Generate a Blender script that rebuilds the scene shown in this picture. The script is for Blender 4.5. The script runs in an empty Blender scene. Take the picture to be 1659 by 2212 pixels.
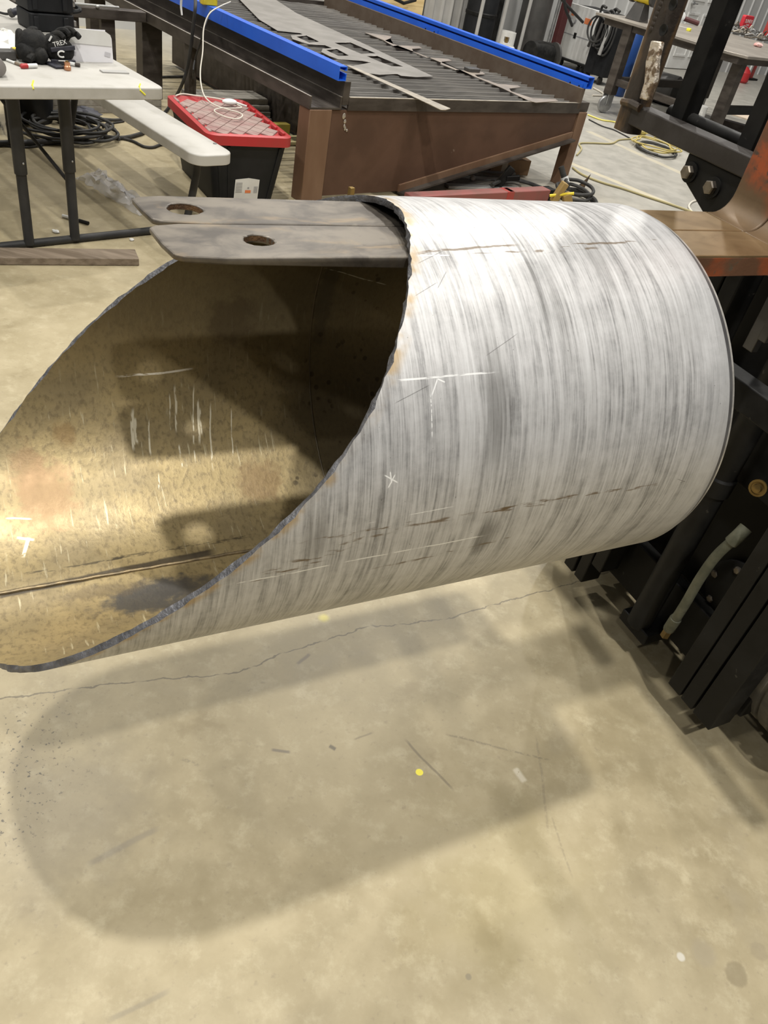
import bpy, bmesh, math, random
from mathutils import Vector, Matrix
random.seed(7)
# ------------------------------------------------------------------ camera (solved from the photo's vanishing points)
CX, CY, FPX = 829.5, 1106.0, 1660.0
CAMH = 1.6
PITCH, ROLL = math.radians(38.5), math.radians(12.6)
_f = Vector((0, math.cos(PITCH), -math.sin(PITCH))); _r = Vector((1, 0, 0)); _d = _f.cross(_r)
RIGHT = math.cos(ROLL)*_r - math.sin(ROLL)*_d
DOWN = math.sin(ROLL)*_r + math.cos(ROLL)*_d
FWD = _f
scene = bpy.context.scene
COL = scene.collection
cam_data = bpy.data.cameras.new('camera'); cam = bpy.data.objects.new('camera', cam_data); COL.objects.link(cam)
cam_data.sensor_fit = 'AUTO'; cam_data.sensor_width = 36.0; cam_data.lens = FPX/2212*36.0
cam_data.clip_start = 0.02; cam_data.clip_end = 100
m = Matrix((( RIGHT.x, -DOWN.x, -FWD.x, 0), (RIGHT.y, -DOWN.y, -FWD.y, 0), (RIGHT.z, -DOWN.z, -FWD.z, CAMH), (0, 0, 0, 1)))
cam.matrix_world = m
scene.camera = cam
# ------------------------------------------------------------------ world and lamps
scene.view_settings.view_transform = 'Standard'; scene.view_settings.look = 'None'
scene.view_settings.gamma = 1.0; scene.view_settings.use_curve_mapping = False
scene.view_settings.exposure = 0.0
world = bpy.data.worlds.new('hall'); scene.world = world; world.use_nodes = True
bg = world.node_tree.nodes['Background']; bg.inputs[0].default_value = (0.95, 0.97, 1.0, 1); bg.inputs[1].default_value = 0.09
def lamp(x, y, power, size=0.26, z=8.0):
    d = bpy.data.lights.new('high_bay_lamp', 'AREA'); d.shape = 'DISK'; d.size = size; d.energy = power
    d.color = (1.0, 0.97, 0.91)
    o = bpy.data.objects.new('high_bay_lamp', d); COL.objects.link(o); o.location = (x, y, z); return o
def uvw(deg, a, b, z=0.0):
    t = math.radians(deg); return Vector((a*math.cos(t)-b*math.sin(t), a*math.sin(t)+b*math.cos(t), z))
for (uu, nn, pw) in ((-0.15, 0.8, 365), (0.3, -3.3, 345), (-4.4, 0.8, 120), (4.2, 0.8, 110), (-4.4, 6.0, 170), (-0.15, 8.2, 260), (4.2, 7.0, 260), (8.5, 4.9, 300), (-4.4, -3.3, 130), (4.2, 11.0, 260), (8.5, 9.0, 340), (4.2, -3.3, 110)):
    p = uvw(32.7, uu, nn); lamp(p.x, p.y, pw)
# ------------------------------------------------------------------ geometry helpers
def ray(px, py):
    return RIGHT*((px-CX)/FPX) + DOWN*((py-CY)/FPX) + FWD
def at(px, py, z=0.0):                      # pixel -> point on the level plane z
    d = ray(px, py); return Vector((0, 0, CAMH)) + d*((z-CAMH)/d.z)
def atp(px, py, deg, val, axis='l'):        # pixel -> point on an upright plane of a rotated frame
    t = math.radians(deg); s = Vector((math.cos(t), math.sin(t), 0)); l = Vector((-s.y, s.x, 0))
    ax = l if axis == 'l' else s
    d = ray(px, py); return Vector((0, 0, CAMH)) + d*(val/d.dot(ax))
def fr(p, deg):                             # world -> frame coordinates
    t = math.radians(-deg); return Vector((p.x*math.cos(t)-p.y*math.sin(t), p.x*math.sin(t)+p.y*math.cos(t), p.z))
def atf(px, py, z, deg): return fr(at(px, py, z), deg)
def crom(pts, n=6, closed=False):
    P = [Vector(p) for p in pts]; out = []
    N = len(P)
    for i in range(N if closed else N-1):
        if closed: a, b, c, d = P[(i-1) % N], P[i], P[(i+1) % N], P[(i+2) % N]
        else: a, b, c, d = P[max(i-1, 0)], P[i], P[i+1], P[min(i+2, N-1)]
        for k in range(n):
            t = k/n
            out.append(0.5*((2*b)+(c-a)*t+(2*a-5*b+4*c-d)*t*t+(3*b-a-3*c+d)*t**3))
    if not closed: out.append(P[-1])
    return out
class MB:
    def __init__(s): s.v = []; s.f = []; s.mi = []
    def face(s, ids, m=0): s.f.append(ids); s.mi.append(m)
    def box(s, x0, x1, y0, y1, z0, z1, m=0):
        b = len(s.v)
        s.v += [(x, y, z) for z in (z0, z1) for y in (y0, y1) for x in (x0, x1)]
        for q in ((0,2,3,1),(4,5,7,6),(0,1,5,4),(2,6,7,3),(0,4,6,2),(1,3,7,5)): s.face([b+i for i in q], m)
        return s
    def obox(s, c, hx, hy, hz, rz=0, ry=0, rx=0, m=0):
        M = Matrix.Translation(c) @ Matrix.Rotation(rz, 4, 'Z') @ Matrix.Rotation(ry, 4, 'Y') @ Matrix.Rotation(rx, 4, 'X')
        b = len(s.v); s.box(-hx, hx, -hy, hy, -hz, hz, m)
        for i in range(b, len(s.v)): s.v[i] = tuple(M @ Vector(s.v[i]))
        return s
    def loops(s, A, B, m=0, capA=True, capB=True):
        b = len(s.v); n = len(A); s.v += [tuple(p) for p in A] + [tuple(p) for p in B]
        for i in range(n): s.face([b+i, b+(i+1) % n, b+n+(i+1) % n, b+n+i], m)
        if capA: s.face([b+i for i in range(n)][::-1], m)
        if capB: s.face([b+n+i for i in range(n)], m)
        return s
    def prism(s, poly, axis, c0, c1, m=0):
        f = {'z': lambda a, b, c: (a, b, c), 'y': lambda a, b, c: (a, c, b), 'x': lambda a, b, c: (c, a, b)}[axis]
        return s.loops([f(a, b, c0) for a, b in poly], [f(a, b, c1) for a, b in poly], m)
    def strip(s, quadA, th, m=0):          # a polygon given by 3D points, thickened downwards
        A = [Vector(p) for p in quadA]; return s.loops([p-Vector((0, 0, th)) for p in A], A, m)
    def tube(s, pts, r, seg=8, closed=False, m=0, r1=None):
        P = [Vector(p) for p in pts]; n = len(P); rings = []
        t0 = (P[1]-P[0]).normalized(); up = Vector((0, 0, 1)) if abs(t0.z) < 0.9 else Vector((1, 0, 0))
        nn = t0.cross(up).normalized()
        for i in range(n):
            if closed: t = (P[(i+1) % n]-P[(i-1) % n])
            else: t = P[min(i+1, n-1)]-P[max(i-1, 0)]
            t = t.normalized() if t.length > 1e-9 else t0
            nn = (nn - t*nn.dot(t)); nn = nn.normalized() if nn.length > 1e-9 else t.orthogonal().normalized()
            bb = t.cross(nn)
            rr = r if r1 is None else r+(r1-r)*i/(n-1)
            b = len(s.v); s.v += [tuple(P[i]+(nn*math.cos(2*math.pi*k/seg)+bb*math.sin(2*math.pi*k/seg))*rr) for k in range(seg)]; rings.append(b)
        for i in range(n if closed else n-1):
            a, b = rings[i], rings[(i+1) % n]
            for k in range(seg): s.face([a+k, a+(k+1) % seg, b+(k+1) % seg, b+k], m)
        if not closed:
            s.face([rings[0]+k for k in range(seg)][::-1], m); s.face([rings[-1]+k for k in range(seg)], m)
        return s
    def cyl(s, p0, p1, r, seg=16, m=0, r1=None): return s.tube([p0, p1], r, seg, False, m, r1)
    def lathe(s, prof, c, seg=24, ax=(0, 0, 1), m=0, phase=0):
        ax = Vector(ax).normalized(); a = ax.orthogonal().normalized(); bb = ax.cross(a); c = Vector(c); rings = []
        for (r, h) in prof:
            b = len(s.v)
            s.v += [tuple(c+ax*h+(a*math.cos(2*math.pi*k/seg+phase)+bb*math.sin(2*math.pi*k/seg+phase))*max(r, 1e-5)) for k in range(seg)]; rings.append(b)
        for i in range(len(rings)-1):
            for k in range(seg): s.face([rings[i]+k, rings[i]+(k+1) % seg, rings[i+1]+(k+1) % seg, rings[i+1]+k], m)
        s.face([rings[0]+k for k in range(seg)][::-1], m); s.face([rings[-1]+k for k in range(seg)], m)
        return s
    def blob(s, c, rx, ry, rz, seg=12, rings=8, amp=0.0, rot=0, seed=0, m=0):
        rnd = random.Random(seed); b = len(s.v); c = Vector(c)
        for i in range(rings+1):
            ph = -math.pi/2 + math.pi*i/rings
            for k in range(seg):
                th = 2*math.pi*k/seg; j = 1+amp*(rnd.random()-0.5)
                x, y, z = rx*math.cos(ph)*math.cos(th)*j, ry*math.cos(ph)*math.sin(th)*j, rz*math.sin(ph)*j
                s.v.append((c.x+x*math.cos(rot)-y*math.sin(rot), c.y+x*math.sin(rot)+y*math.cos(rot), c.z+z))
        for i in range(rings):
            for k in range(seg): s.face([b+i*seg+k, b+i*seg+(k+1) % seg, b+(i+1)*seg+(k+1) % seg, b+(i+1)*seg+k], m)
        return s
def rrect(x0, x1, y0, y1, r, n=5):
    out = []
    for cx, cy, a in ((x1-r, y1-r, 0), (x0+r, y1-r, 90), (x0+r, y0+r, 180), (x1-r, y0+r, 270)):
        for k in range(n+1):
            t = math.radians(a+90*k/n); out.append((cx+r*math.cos(t), cy+r*math.sin(t)))
    return out
def mesh_of(name, mb, mats, org=Vector((0, 0, 0)), smooth=True):
    me = bpy.data.meshes.new(name)
    me.from_pydata([tuple(Vector(v)-org) for v in mb.v], [], mb.f)
    for i, p in enumerate(me.polygons): p.material_index = mb.mi[i]
    bm = bmesh.new(); bm.from_mesh(me)
    bmesh.ops.remove_doubles(bm, verts=bm.verts, dist=1e-6)
    bmesh.ops.recalc_face_normals(bm, faces=bm.faces); bm.to_mesh(me); bm.free()
    for mt in (mats if isinstance(mats, (list, tuple)) else [mats]): me.materials.append(mt)
    if smooth:
        me.polygons.foreach_set('use_smooth', [True]*len(me.polygons)); me.set_sharp_from_angle(angle=math.radians(32))
    me.update(); return me
def bevel(o, w, seg=2):
    b = o.modifiers.new('soft_edges', 'BEVEL'); b.width = w; b.segments = seg; b.limit_method = 'ANGLE'; b.angle_limit = math.radians(40); return o
class Thing:
    def __init__(s, name, label, cat, deg=0.0, org=(0, 0, 0), group=None, kind=None):
        s.org = Vector(org); s.deg = deg
        o = bpy.data.objects.new(name, None); COL.objects.link(o); o.empty_display_size = 0.1
        o.location = uvw(deg, s.org.x, s.org.y, s.org.z); o.rotation_euler = (0, 0, math.radians(deg))
        if label: o['label'] = label
        if cat: o['category'] = cat
        if group: o['group'] = group
        if kind: o['kind'] = kind
        s.root = o
    def add(s, name, mb, mt, parent=None, bev=0, label=None, smooth=True, kind=None):
        o = bpy.data.objects.new(name, mesh_of(name, mb, mt, s.org, smooth)); COL.objects.link(o)
        o.parent = parent or s.root
        if bev: bevel(o, bev)
        if label: o['label'] = label
        if kind: o['kind'] = kind
        return o
    def addmesh(s, name, me, parent=None, label=None):
        o = bpy.data.objects.new(name, me); COL.objects.link(o); o.parent = parent or s.root
        if label: o['label'] = label
        return o
def single(name, label, cat, mb, mt, deg=0.0, group=None, bev=0, kind=None, smooth=True):
    xs = [v[0] for v in mb.v]; ys = [v[1] for v in mb.v]; zs = [v[2] for v in mb.v]
    org = Vector(((min(xs)+max(xs))/2, (min(ys)+max(ys))/2, min(zs)))
    o = bpy.data.objects.new(name, mesh_of(name, mb, mt, org, smooth)); COL.objects.link(o)
    o.location = uvw(deg, org.x, org.y, org.z); o.rotation_euler = (0, 0, math.radians(deg))
    if label: o['label'] = label
    if cat: o['category'] = cat
    if group: o['group'] = group
    if kind: o['kind'] = kind
    if bev: bevel(o, bev)
    return o
def flat_mesh(name, outer, holes, th, mt, fz=None):
    """plan outline (x,y) with holes -> plate mesh from z=0 down to -th"""
    cu = bpy.data.curves.new(name, 'CURVE'); cu.dimensions = '2D'; cu.fill_mode = 'BOTH'; cu.extrude = th/2
    for lp in [outer]+list(holes):
        sp = cu.splines.new('POLY'); sp.points.add(len(lp)-1); sp.use_cyclic_u = True
        for i, q in enumerate(lp): sp.points[i].co = (q[0], q[1], 0, 1)
    ob = bpy.data.objects.new(name, cu); COL.objects.link(ob)
    dg = bpy.context.evaluated_depsgraph_get(); me = bpy.data.meshes.new_from_object(ob.evaluated_get(dg))
    bpy.data.objects.remove(ob); bpy.data.curves.remove(cu)
    bm = bmesh.new(); bm.from_mesh(me); bmesh.ops.remove_doubles(bm, verts=bm.verts, dist=1e-6)
    for v in bm.verts:
        v.co.z -= th/2
        if fz: v.co.z = fz(v.co.x, v.co.y, v.co.z)
    bmesh.ops.recalc_face_normals(bm, faces=bm.faces); bm.to_mesh(me); bm.free()
    me.materials.clear(); me.materials.append(mt); me.name = name
    return me
def text_mesh(name, body, size, mt, ext=0.0006):
    cu = bpy.data.curves.new(name, 'FONT'); cu.body = body; cu.size = size; cu.extrude = ext; cu.align_x = 'CENTER'; cu.align_y = 'CENTER'
    ob = bpy.data.objects.new(name, cu); COL.objects.link(ob)
    dg = bpy.context.evaluated_depsgraph_get(); me = bpy.data.meshes.new_from_object(ob.evaluated_get(dg))
    bpy.data.objects.remove(ob); bpy.data.curves.remove(cu)
    me.materials.clear(); me.materials.append(mt); me.name = name; return me
# ------------------------------------------------------------------ materials
class NT:
    def __init__(s, name):
        s.m = bpy.data.materials.new(name); s.m.use_nodes = True; s.t = s.m.node_tree; s.b = s.t.nodes['Principled BSDF']
    def n(s, kind, **kw):
        x = s.t.nodes.new(kind)
        for k, v in kw.items(): setattr(x, k, v)
        return x
    def l(s, a, b): s.t.links.new(a, b)
    def val(s, inp, v):
        if isinstance(v, (int, float)): inp.default_value = v
        elif isinstance(v, (tuple, list)): inp.default_value = v
        else: s.l(v, inp)
    def math(s, op, a, b=None, c=None, clamp=False):
        x = s.n('ShaderNodeMath', operation=op, use_clamp=clamp); s.val(x.inputs[0], a)
        if b is not None: s.val(x.inputs[1], b)
        if c is not None: s.val(x.inputs[2], c)
        return x.outputs[0]
    def mapr(s, v, a, b, c=0.0, d=1.0):
        x = s.n('ShaderNodeMapRange'); x.interpolation_type = 'SMOOTHSTEP'
        s.val(x.inputs[0], v); x.inputs[1].default_value = a; x.inputs[2].default_value = b; x.inputs[3].default_value = c; x.inputs[4].default_value = d
        return x.outputs[0]
    def mix(s, f, a, b, blend='MIX'):
        x = s.n('ShaderNodeMix', data_type='RGBA', blend_type=blend); s.val(x.inputs[0], f)
        s.val(x.inputs[6], a if not isinstance(a, tuple) else (*a[:3], 1)); s.val(x.inputs[7], b if not isinstance(b, tuple) else (*b[:3], 1))
        return x.outputs[2]
    def noise(s, vec, scale, detail=4, rough=0.55, stretch=None, dist=0.0, off=0.0):
        if stretch or off:
            mp = s.n('ShaderNodeMapping'); s.l(vec, mp.inputs[0])
            mp.inputs['Scale'].default_value = stretch or (1, 1, 1); mp.inputs['Location'].default_value = (off, off*0.7, off*0.3); vec = mp.outputs[0]
        x = s.n('ShaderNodeTexNoise'); x.inputs['Scale'].default_value = scale; x.inputs['Detail'].default_value = detail
        x.inputs['Roughness'].default_value = rough; x.inputs['Distortion'].default_value = dist; s.l(vec, x.inputs['Vector'])
        return x.outputs[0]
    def obj(s): return s.n('ShaderNodeTexCoord').outputs['Object']
    def bump(s, h, strength, dist=0.01):
        x = s.n('ShaderNodeBump'); x.inputs['Strength'].default_value = strength; x.inputs['Distance'].default_value = dist
        s.l(h, x.inputs['Height']); s.l(x.outputs[0], s.b.inputs['Normal'])
    def seg(s, xy, p0, p1, w, soft=1.6, wob=0.0, wobsc=8.0, breakup=None, cut=0.45):
        """mask of a painted/scratched line from p0 to p1 in a 2D surface coordinate"""
        X, Y = xy; dx, dy = p1[0]-p0[0], p1[1]-p0[1]; L = math.hypot(dx, dy); ux, uy = dx/L, dy/L
        a = s.math('ADD', s.math('MULTIPLY', X, ux), s.math('MULTIPLY_ADD', Y, uy, -(p0[0]*ux+p0[1]*uy)))
        p = s.math('ADD', s.math('MULTIPLY', X, -uy), s.math('MULTIPLY_ADD', Y, ux, p0[0]*uy-p0[1]*ux))
        if wob is not None and not isinstance(wob, (int, float)): p = s.math('ADD', p, wob)
        d = s.math('ABSOLUTE', p)
        mk = s.mapr(d, w*0.5, w*0.5*soft+1e-5, 1.0, 0.0)
        e = min(0.02, L*0.15)
        mk = s.math('MULTIPLY', mk, s.math('MULTIPLY', s.mapr(a, -e*0.2, e, 0, 1), s.mapr(a, L-e, L+e*0.2, 1, 0)))
        if breakup is not None: mk = s.math('MULTIPLY', mk, s.mapr(breakup, cut, cut+0.12, 0, 1))
        return mk
def mat(name, c1, rough=0.5, metal=0.0, c2=None, scale=6.0, detail=5, stretch=None, lo=0.35, hi=0.65, bump=0.0, bscale=None, rvar=0.0, c3=None, c3scale=20, c3lo=0.6, c3hi=0.7, spec=None):
    t = NT(name); o = t.obj()
    if spec is not None: t.b.inputs['Specular IOR Level'].default_value = spec
    if c2:
        f = t.mapr(t.noise(o, scale, detail, stretch=stretch), lo, hi)
        col = t.mix(f, c1, c2)
        if c3: col = t.mix(t.mapr(t.noise(o, c3scale, 5, off=3.1), c3lo, c3hi), col, c3)
        t.l(col, t.b.inputs['Base Color'])
        if rvar: t.l(t.math('MULTIPLY_ADD', f, rvar, rough), t.b.inputs['Roughness'])
    else: t.b.inputs['Base Color'].default_value = (*c1, 1)
    if not (c2 and rvar): t.b.inputs['Roughness'].default_value = rough
    t.b.inputs['Metallic'].default_value = metal
    if bump: t.bump(t.noise(o, bscale or scale*6, 4), bump)
    return t.m
M = {}
M['black'] = mat('black_paint', (0.0065, 0.0063, 0.006), 0.5, 0.0, (0.014, 0.0135, 0.0125), 14, rvar=0.15, c3=(0.05, 0.047, 0.04), c3scale=45, c3lo=0.68, c3hi=0.76, spec=.22)
M['blackplastic'] = mat('black_plastic', (0.008, 0.0088, 0.010), 0.55, 0, (0.013, 0.0135, 0.015), 9, spec=.25)
M['rubber'] = mat('rubber', (0.02, 0.02, 0.019), 0.7, 0, (0.04, 0.038, 0.034), 20)
M['tyre'] = mat('tyre_rubber', (0.16, 0.145, 0.12), 0.85, 0, (0.09, 0.085, 0.075), 14)
M['darksteel'] = mat('dark_rolled_steel', (0.055, 0.045, 0.038), 0.5, 0.5, (0.10, 0.085, 0.072), 5, stretch=(1, 1, 3), rvar=0.15)
M['rustbrown'] = mat('brown_primer_steel', (0.080, 0.041, 0.024), 0.62, 0.15, (0.115, 0.061, 0.037), 3.5, rvar=0.1, c3=(0.27, 0.21, 0.15), c3scale=9, c3lo=0.70, c3hi=0.76)
M['legbrown'] = mat('brown_leg_steel', (0.17, 0.095, 0.055), 0.6, 0.2, (0.23, 0.14, 0.085), 5, stretch=(1, 1, .3), rvar=0.1)
M['carriage'] = mat('carriage_steel', (0.030, 0.025, 0.022), 0.55, 0.2, (0.050, 0.044, 0.040), 11, bump=0.05, rvar=0.1)
M['rustpost'] = mat('rusty_post', (0.05, 0.04, 0.032), 0.6, 0.3, (0.20, 0.12, 0.055), 9, stretch=(2, 2, .5), bump=0.15, lo=0.42, hi=0.62)
M['weldbright'] = mat('bright_flaked_steel', (0.72, 0.64, 0.54), 0.38, 0.5, (0.20, 0.14, 0.09), 55, lo=.46, hi=.60, bump=0.5, bscale=60)
M['orange'] = mat('worn_orange_paint', (0.30, 0.072, 0.024), 0.55, 0.0, (0.14, 0.065, 0.035), 13, lo=0.42, hi=0.62, bump=0.1, c3=(0.10, 0.075, 0.05), c3scale=30, c3lo=.58, c3hi=.68)
M['blue'] = mat('blue_powder_coat', (0.008, 0.10, 0.62), 0.35, 0.0, (0.012, 0.125, 0.72), 3)
M['slat'] = mat('slat_steel', (0.27, 0.26, 0.245), 0.5, 0.25, (0.42, 0.40, 0.37), 6, stretch=(.4, 6, 6))
M['sheet'] = mat('sheet_steel', (0.27, 0.255, 0.235), 0.42, 0.55, (0.34, 0.32, 0.30), 5)
M['paleedge'] = mat('bare_steel_edge', (0.55, 0.50, 0.42), 0.4, 0.6, (0.40, 0.36, 0.31), 12)
M['bolt'] = mat('worn_bolt', (0.25, 0.22, 0.18), 0.4, 0.8, (0.14, 0.12, 0.10), 40)
M['hosegrey'] = mat('dusty_hose', (0.085, 0.088, 0.06), 0.7, 0, (0.13, 0.13, 0.09), 30, bump=.1)
M['brass'] = mat('brass', (0.28, 0.19, 0.07), 0.4, 0.8)
M['copper'] = mat('copper', (0.55, 0.27, 0.15), 0.3, 0.85)
M['whiteplastic'] = mat('white_blow_moulded_plastic', (0.45, 0.435, 0.40), 0.5, 0, (0.37, 0.355, 0.315), 7, lo=.45, hi=.75, c3=(0.33, .30, .25), c3scale=18, c3lo=.68, c3hi=.78, bump=.03)
M['greytube'] = mat('dark_grey_tube', (0.028, 0.028, 0.0285), 0.5, 0.1, (0.04, 0.039, 0.038), 8, spec=.3)
M['red'] = mat('red_plastic', (0.42, 0.022, 0.026), 0.45, 0, (0.36, 0.03, 0.03), 6)
M['dustyred'] = mat('dusty_lid', (0.30, 0.215, 0.19), 0.7, 0, (0.24, 0.12, 0.11), 9, lo=.42, hi=.72)
M['redpaint'] = mat('red_paint', (0.40, 0.04, 0.035), 0.5, 0, (0.30, 0.06, 0.05), 8)
M['dullred'] = mat('dull_red_beam', (0.27, 0.085, 0.075), 0.6, 0, (0.21, 0.09, 0.075), 8)
M['white'] = mat('white_enamel', (0.72, 0.72, 0.70), 0.4, 0, (0.66, 0.655, 0.63), 8)
M['paper'] = mat('paper', (0.80, 0.79, 0.82), 0.8)
M['yellow'] = mat('yellow_paint', (0.75, 0.60, 0.03), 0.45, 0, (0.65, 0.48, 0.03), 12)
M['yellowmark'] = mat('yellow_crayon', (0.85, 0.80, 0.05), 0.7)
M['cordyellow'] = mat('yellow_cord', (0.36, 0.31, 0.15), 0.6)
M['cordpale'] = mat('pale_cord', (0.62, 0.58, 0.50), 0.5)
M['wood'] = mat('weathered_timber', (0.14, 0.105, 0.072), 0.75, 0, (0.235, 0.185, 0.135), 5, stretch=(.5, 8, 8), bump=.1)
M['plywood'] = mat('pale_plywood', (0.72, 0.55, 0.28), 0.65, 0, (0.62, 0.45, 0.21), 4, stretch=(.6, 6, 6))
M['greyboard'] = mat('grey_boards', (0.30, 0.28, 0.24), 0.7, 0, (0.22, 0.20, 0.17), 5, stretch=(.5, 6, 6))
M['card'] = mat('cardboard', (0.38, 0.24, 0.13), 0.8, 0, (0.32, 0.2, 0.11), 6)
M['tan'] = mat('clear_tape', (0.6, 0.52, 0.4), 0.5)
M['orangelogo'] = mat('orange_print', (0.75, 0.22, 0.08), 0.6)
M['greyprint'] = mat('grey_print', (0.3, 0.3, 0.31), 0.6)
M['galv'] = mat('galvanised', (0.42, 0.42, 0.41), 0.4, 0.6, (0.30, 0.30, 0.30), 14)
M['lightgrey'] = mat('light_grey_paint', (0.36, 0.355, 0.34), 0.5, 0, (0.42, 0.41, 0.39), 4)
M['tabletop'] = mat('workbench_plate', (0.30, 0.27, 0.235), 0.42, 0.5, (0.38, 0.345, 0.30), 3, c3=(.2, .18, .15), c3scale=7, c3lo=.62, c3hi=.75)
M['tankgrey'] = mat('dark_grey_tank', (0.06, 0.058, 0.055), 0.45, 0.2, (0.085, 0.08, 0.075), 5, bump=.05)
M['maroon'] = mat('maroon_steel', (0.075, 0.02, 0.02), 0.5)
M['glovecloth'] = mat('black_glove_fabric', (0.009, 0.009, 0.009), 0.75, 0, (0.022, 0.021, 0.019), 25, bump=.2, spec=.2)
M['wallpaint'] = mat('wall_panel', (0.52, 0.52, 0.51), 0.6, 0, (0.48, 0.48, 0.47), 1.5)
M['bluedark'] = mat('blue_drum', (0.02, 0.07, 0.26), 0.4)
M['navy'] = mat('black_leather', (0.02, 0.02, 0.03), 0.6, 0, (.035, .035, .045), 30)
M['pink'] = mat('pink_rag', (0.55, 0.28, 0.25), 0.8, 0, (0.7, 0.5, 0.48), 20)
M['ochre'] = mat('ochre_cloth', (0.30, 0.20, 0.06), 0.7, 0, (0.3, 0.2, 0.08), 18)
def bag_mat():
    t = NT('clear_polythene'); t.b.inputs['Base Color'].default_value = (0.75, 0.75, 0.78, 1); t.b.inputs['Roughness'].default_value = 0.25
    t.b.inputs['Alpha'].default_value = 0.42; t.b.inputs['Specular IOR Level'].default_value = 0.8; return t.m
M['bag'] = bag_mat()
# ------------------------------------------------------------------ the pipe's own coordinates
FK = 32.7                                  # heading of the lift truck and of the pipe
PR, PRI, PCN, PCZ = 0.307, 0.2978, 0.927, 0.965
PEND = 1.002
def pend(t): return PEND-0.022*math.sin(t)
def pipe_hit(px, py, far=False, R=None):   # pixel -> (distance along pipe, arc length round it)
    R = R or (PRI if far else PR)
    d = fr(ray(px, py), FK); dn, dz = d.y, d.z
    A = dn*dn+dz*dz; B = -2*(dn*PCN+dz*(PCZ-CAMH)); C = PCN**2+(PCZ-CAMH)**2-R*R
    t = (-B+(1 if far else -1)*math.sqrt(max(B*B-4*A*C, 0)))/2/A
    u, n, z = d.x*t, dn*t, CAMH+dz*t
    th = math.atan2(z-PCZ, -(n-PCN))
    if th > math.radians(120): th -= 2*math.pi
    return (u, th*PR)
CUT = [(-240, .500), (-235, .445), (-228, .395), (-215, .337), (-202.6, .283), (-197.2, .248), (-188.8, .197), (-179.6, .151), (-169.5, .096), (-158.5, .039), (-147.8, -.011), (-135, -.057), (-120, -.092), (-105, -.108), (-90, -.106), (-75, -.088), (-57.5, -.056), (-45, -.022), (-29.7, .044), (-19.5, .106), (-10.5, .158), (-2.9, .199), (4.2, .242), (10.8, .277), (17.5, .313), (26.9, .355), (34.4, .387), (42, .417), (48.1, .436), (56.9, .459), (63, .471), (71.4, .485), (80.3, .495), (90.3, .502), (103, .506), (120, .500)]
def cut_u(deg):
    # smooth three-harmonic fit of the measured cut
    return _fit(math.radians(deg))
def _mkfit():
    H = 4; n = 2*H+1
    A = [[0.0]*n for _ in range(n)]; b = [0.0]*n
    for dg, u in CUT:
        t = math.radians(dg); row = [1.0]+[f(k*t) for k in range(1, H+1) for f in (math.cos, math.sin)]
        for i in range(n):
            b[i] += row[i]*u
            for j in range(n): A[i][j] += row[i]*row[j]
    for i in range(n):
        p = max(range(i, n), key=lambda r: abs(A[r][i])); A[i], A[p] = A[p], A[i]; b[i], b[p] = b[p], b[i]
        for r in range(i+1, n):
            f = A[r][i]/A[i][i]; b[r] -= f*b[i]
            for c in range(i, n): A[r][c] -= f*A[i][c]
    x = [0.0]*n
    for i in reversed(range(n)): x[i] = (b[i]-sum(A[i][j]*x[j] for j in range(i+1, n)))/A[i][i]
    return lambda t: x[0]+sum(x[2*k-1]*math.cos(k*t)+x[2*k]*math.sin(k*t) for k in range(1, H+1))
_fit = _mkfit()
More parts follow.
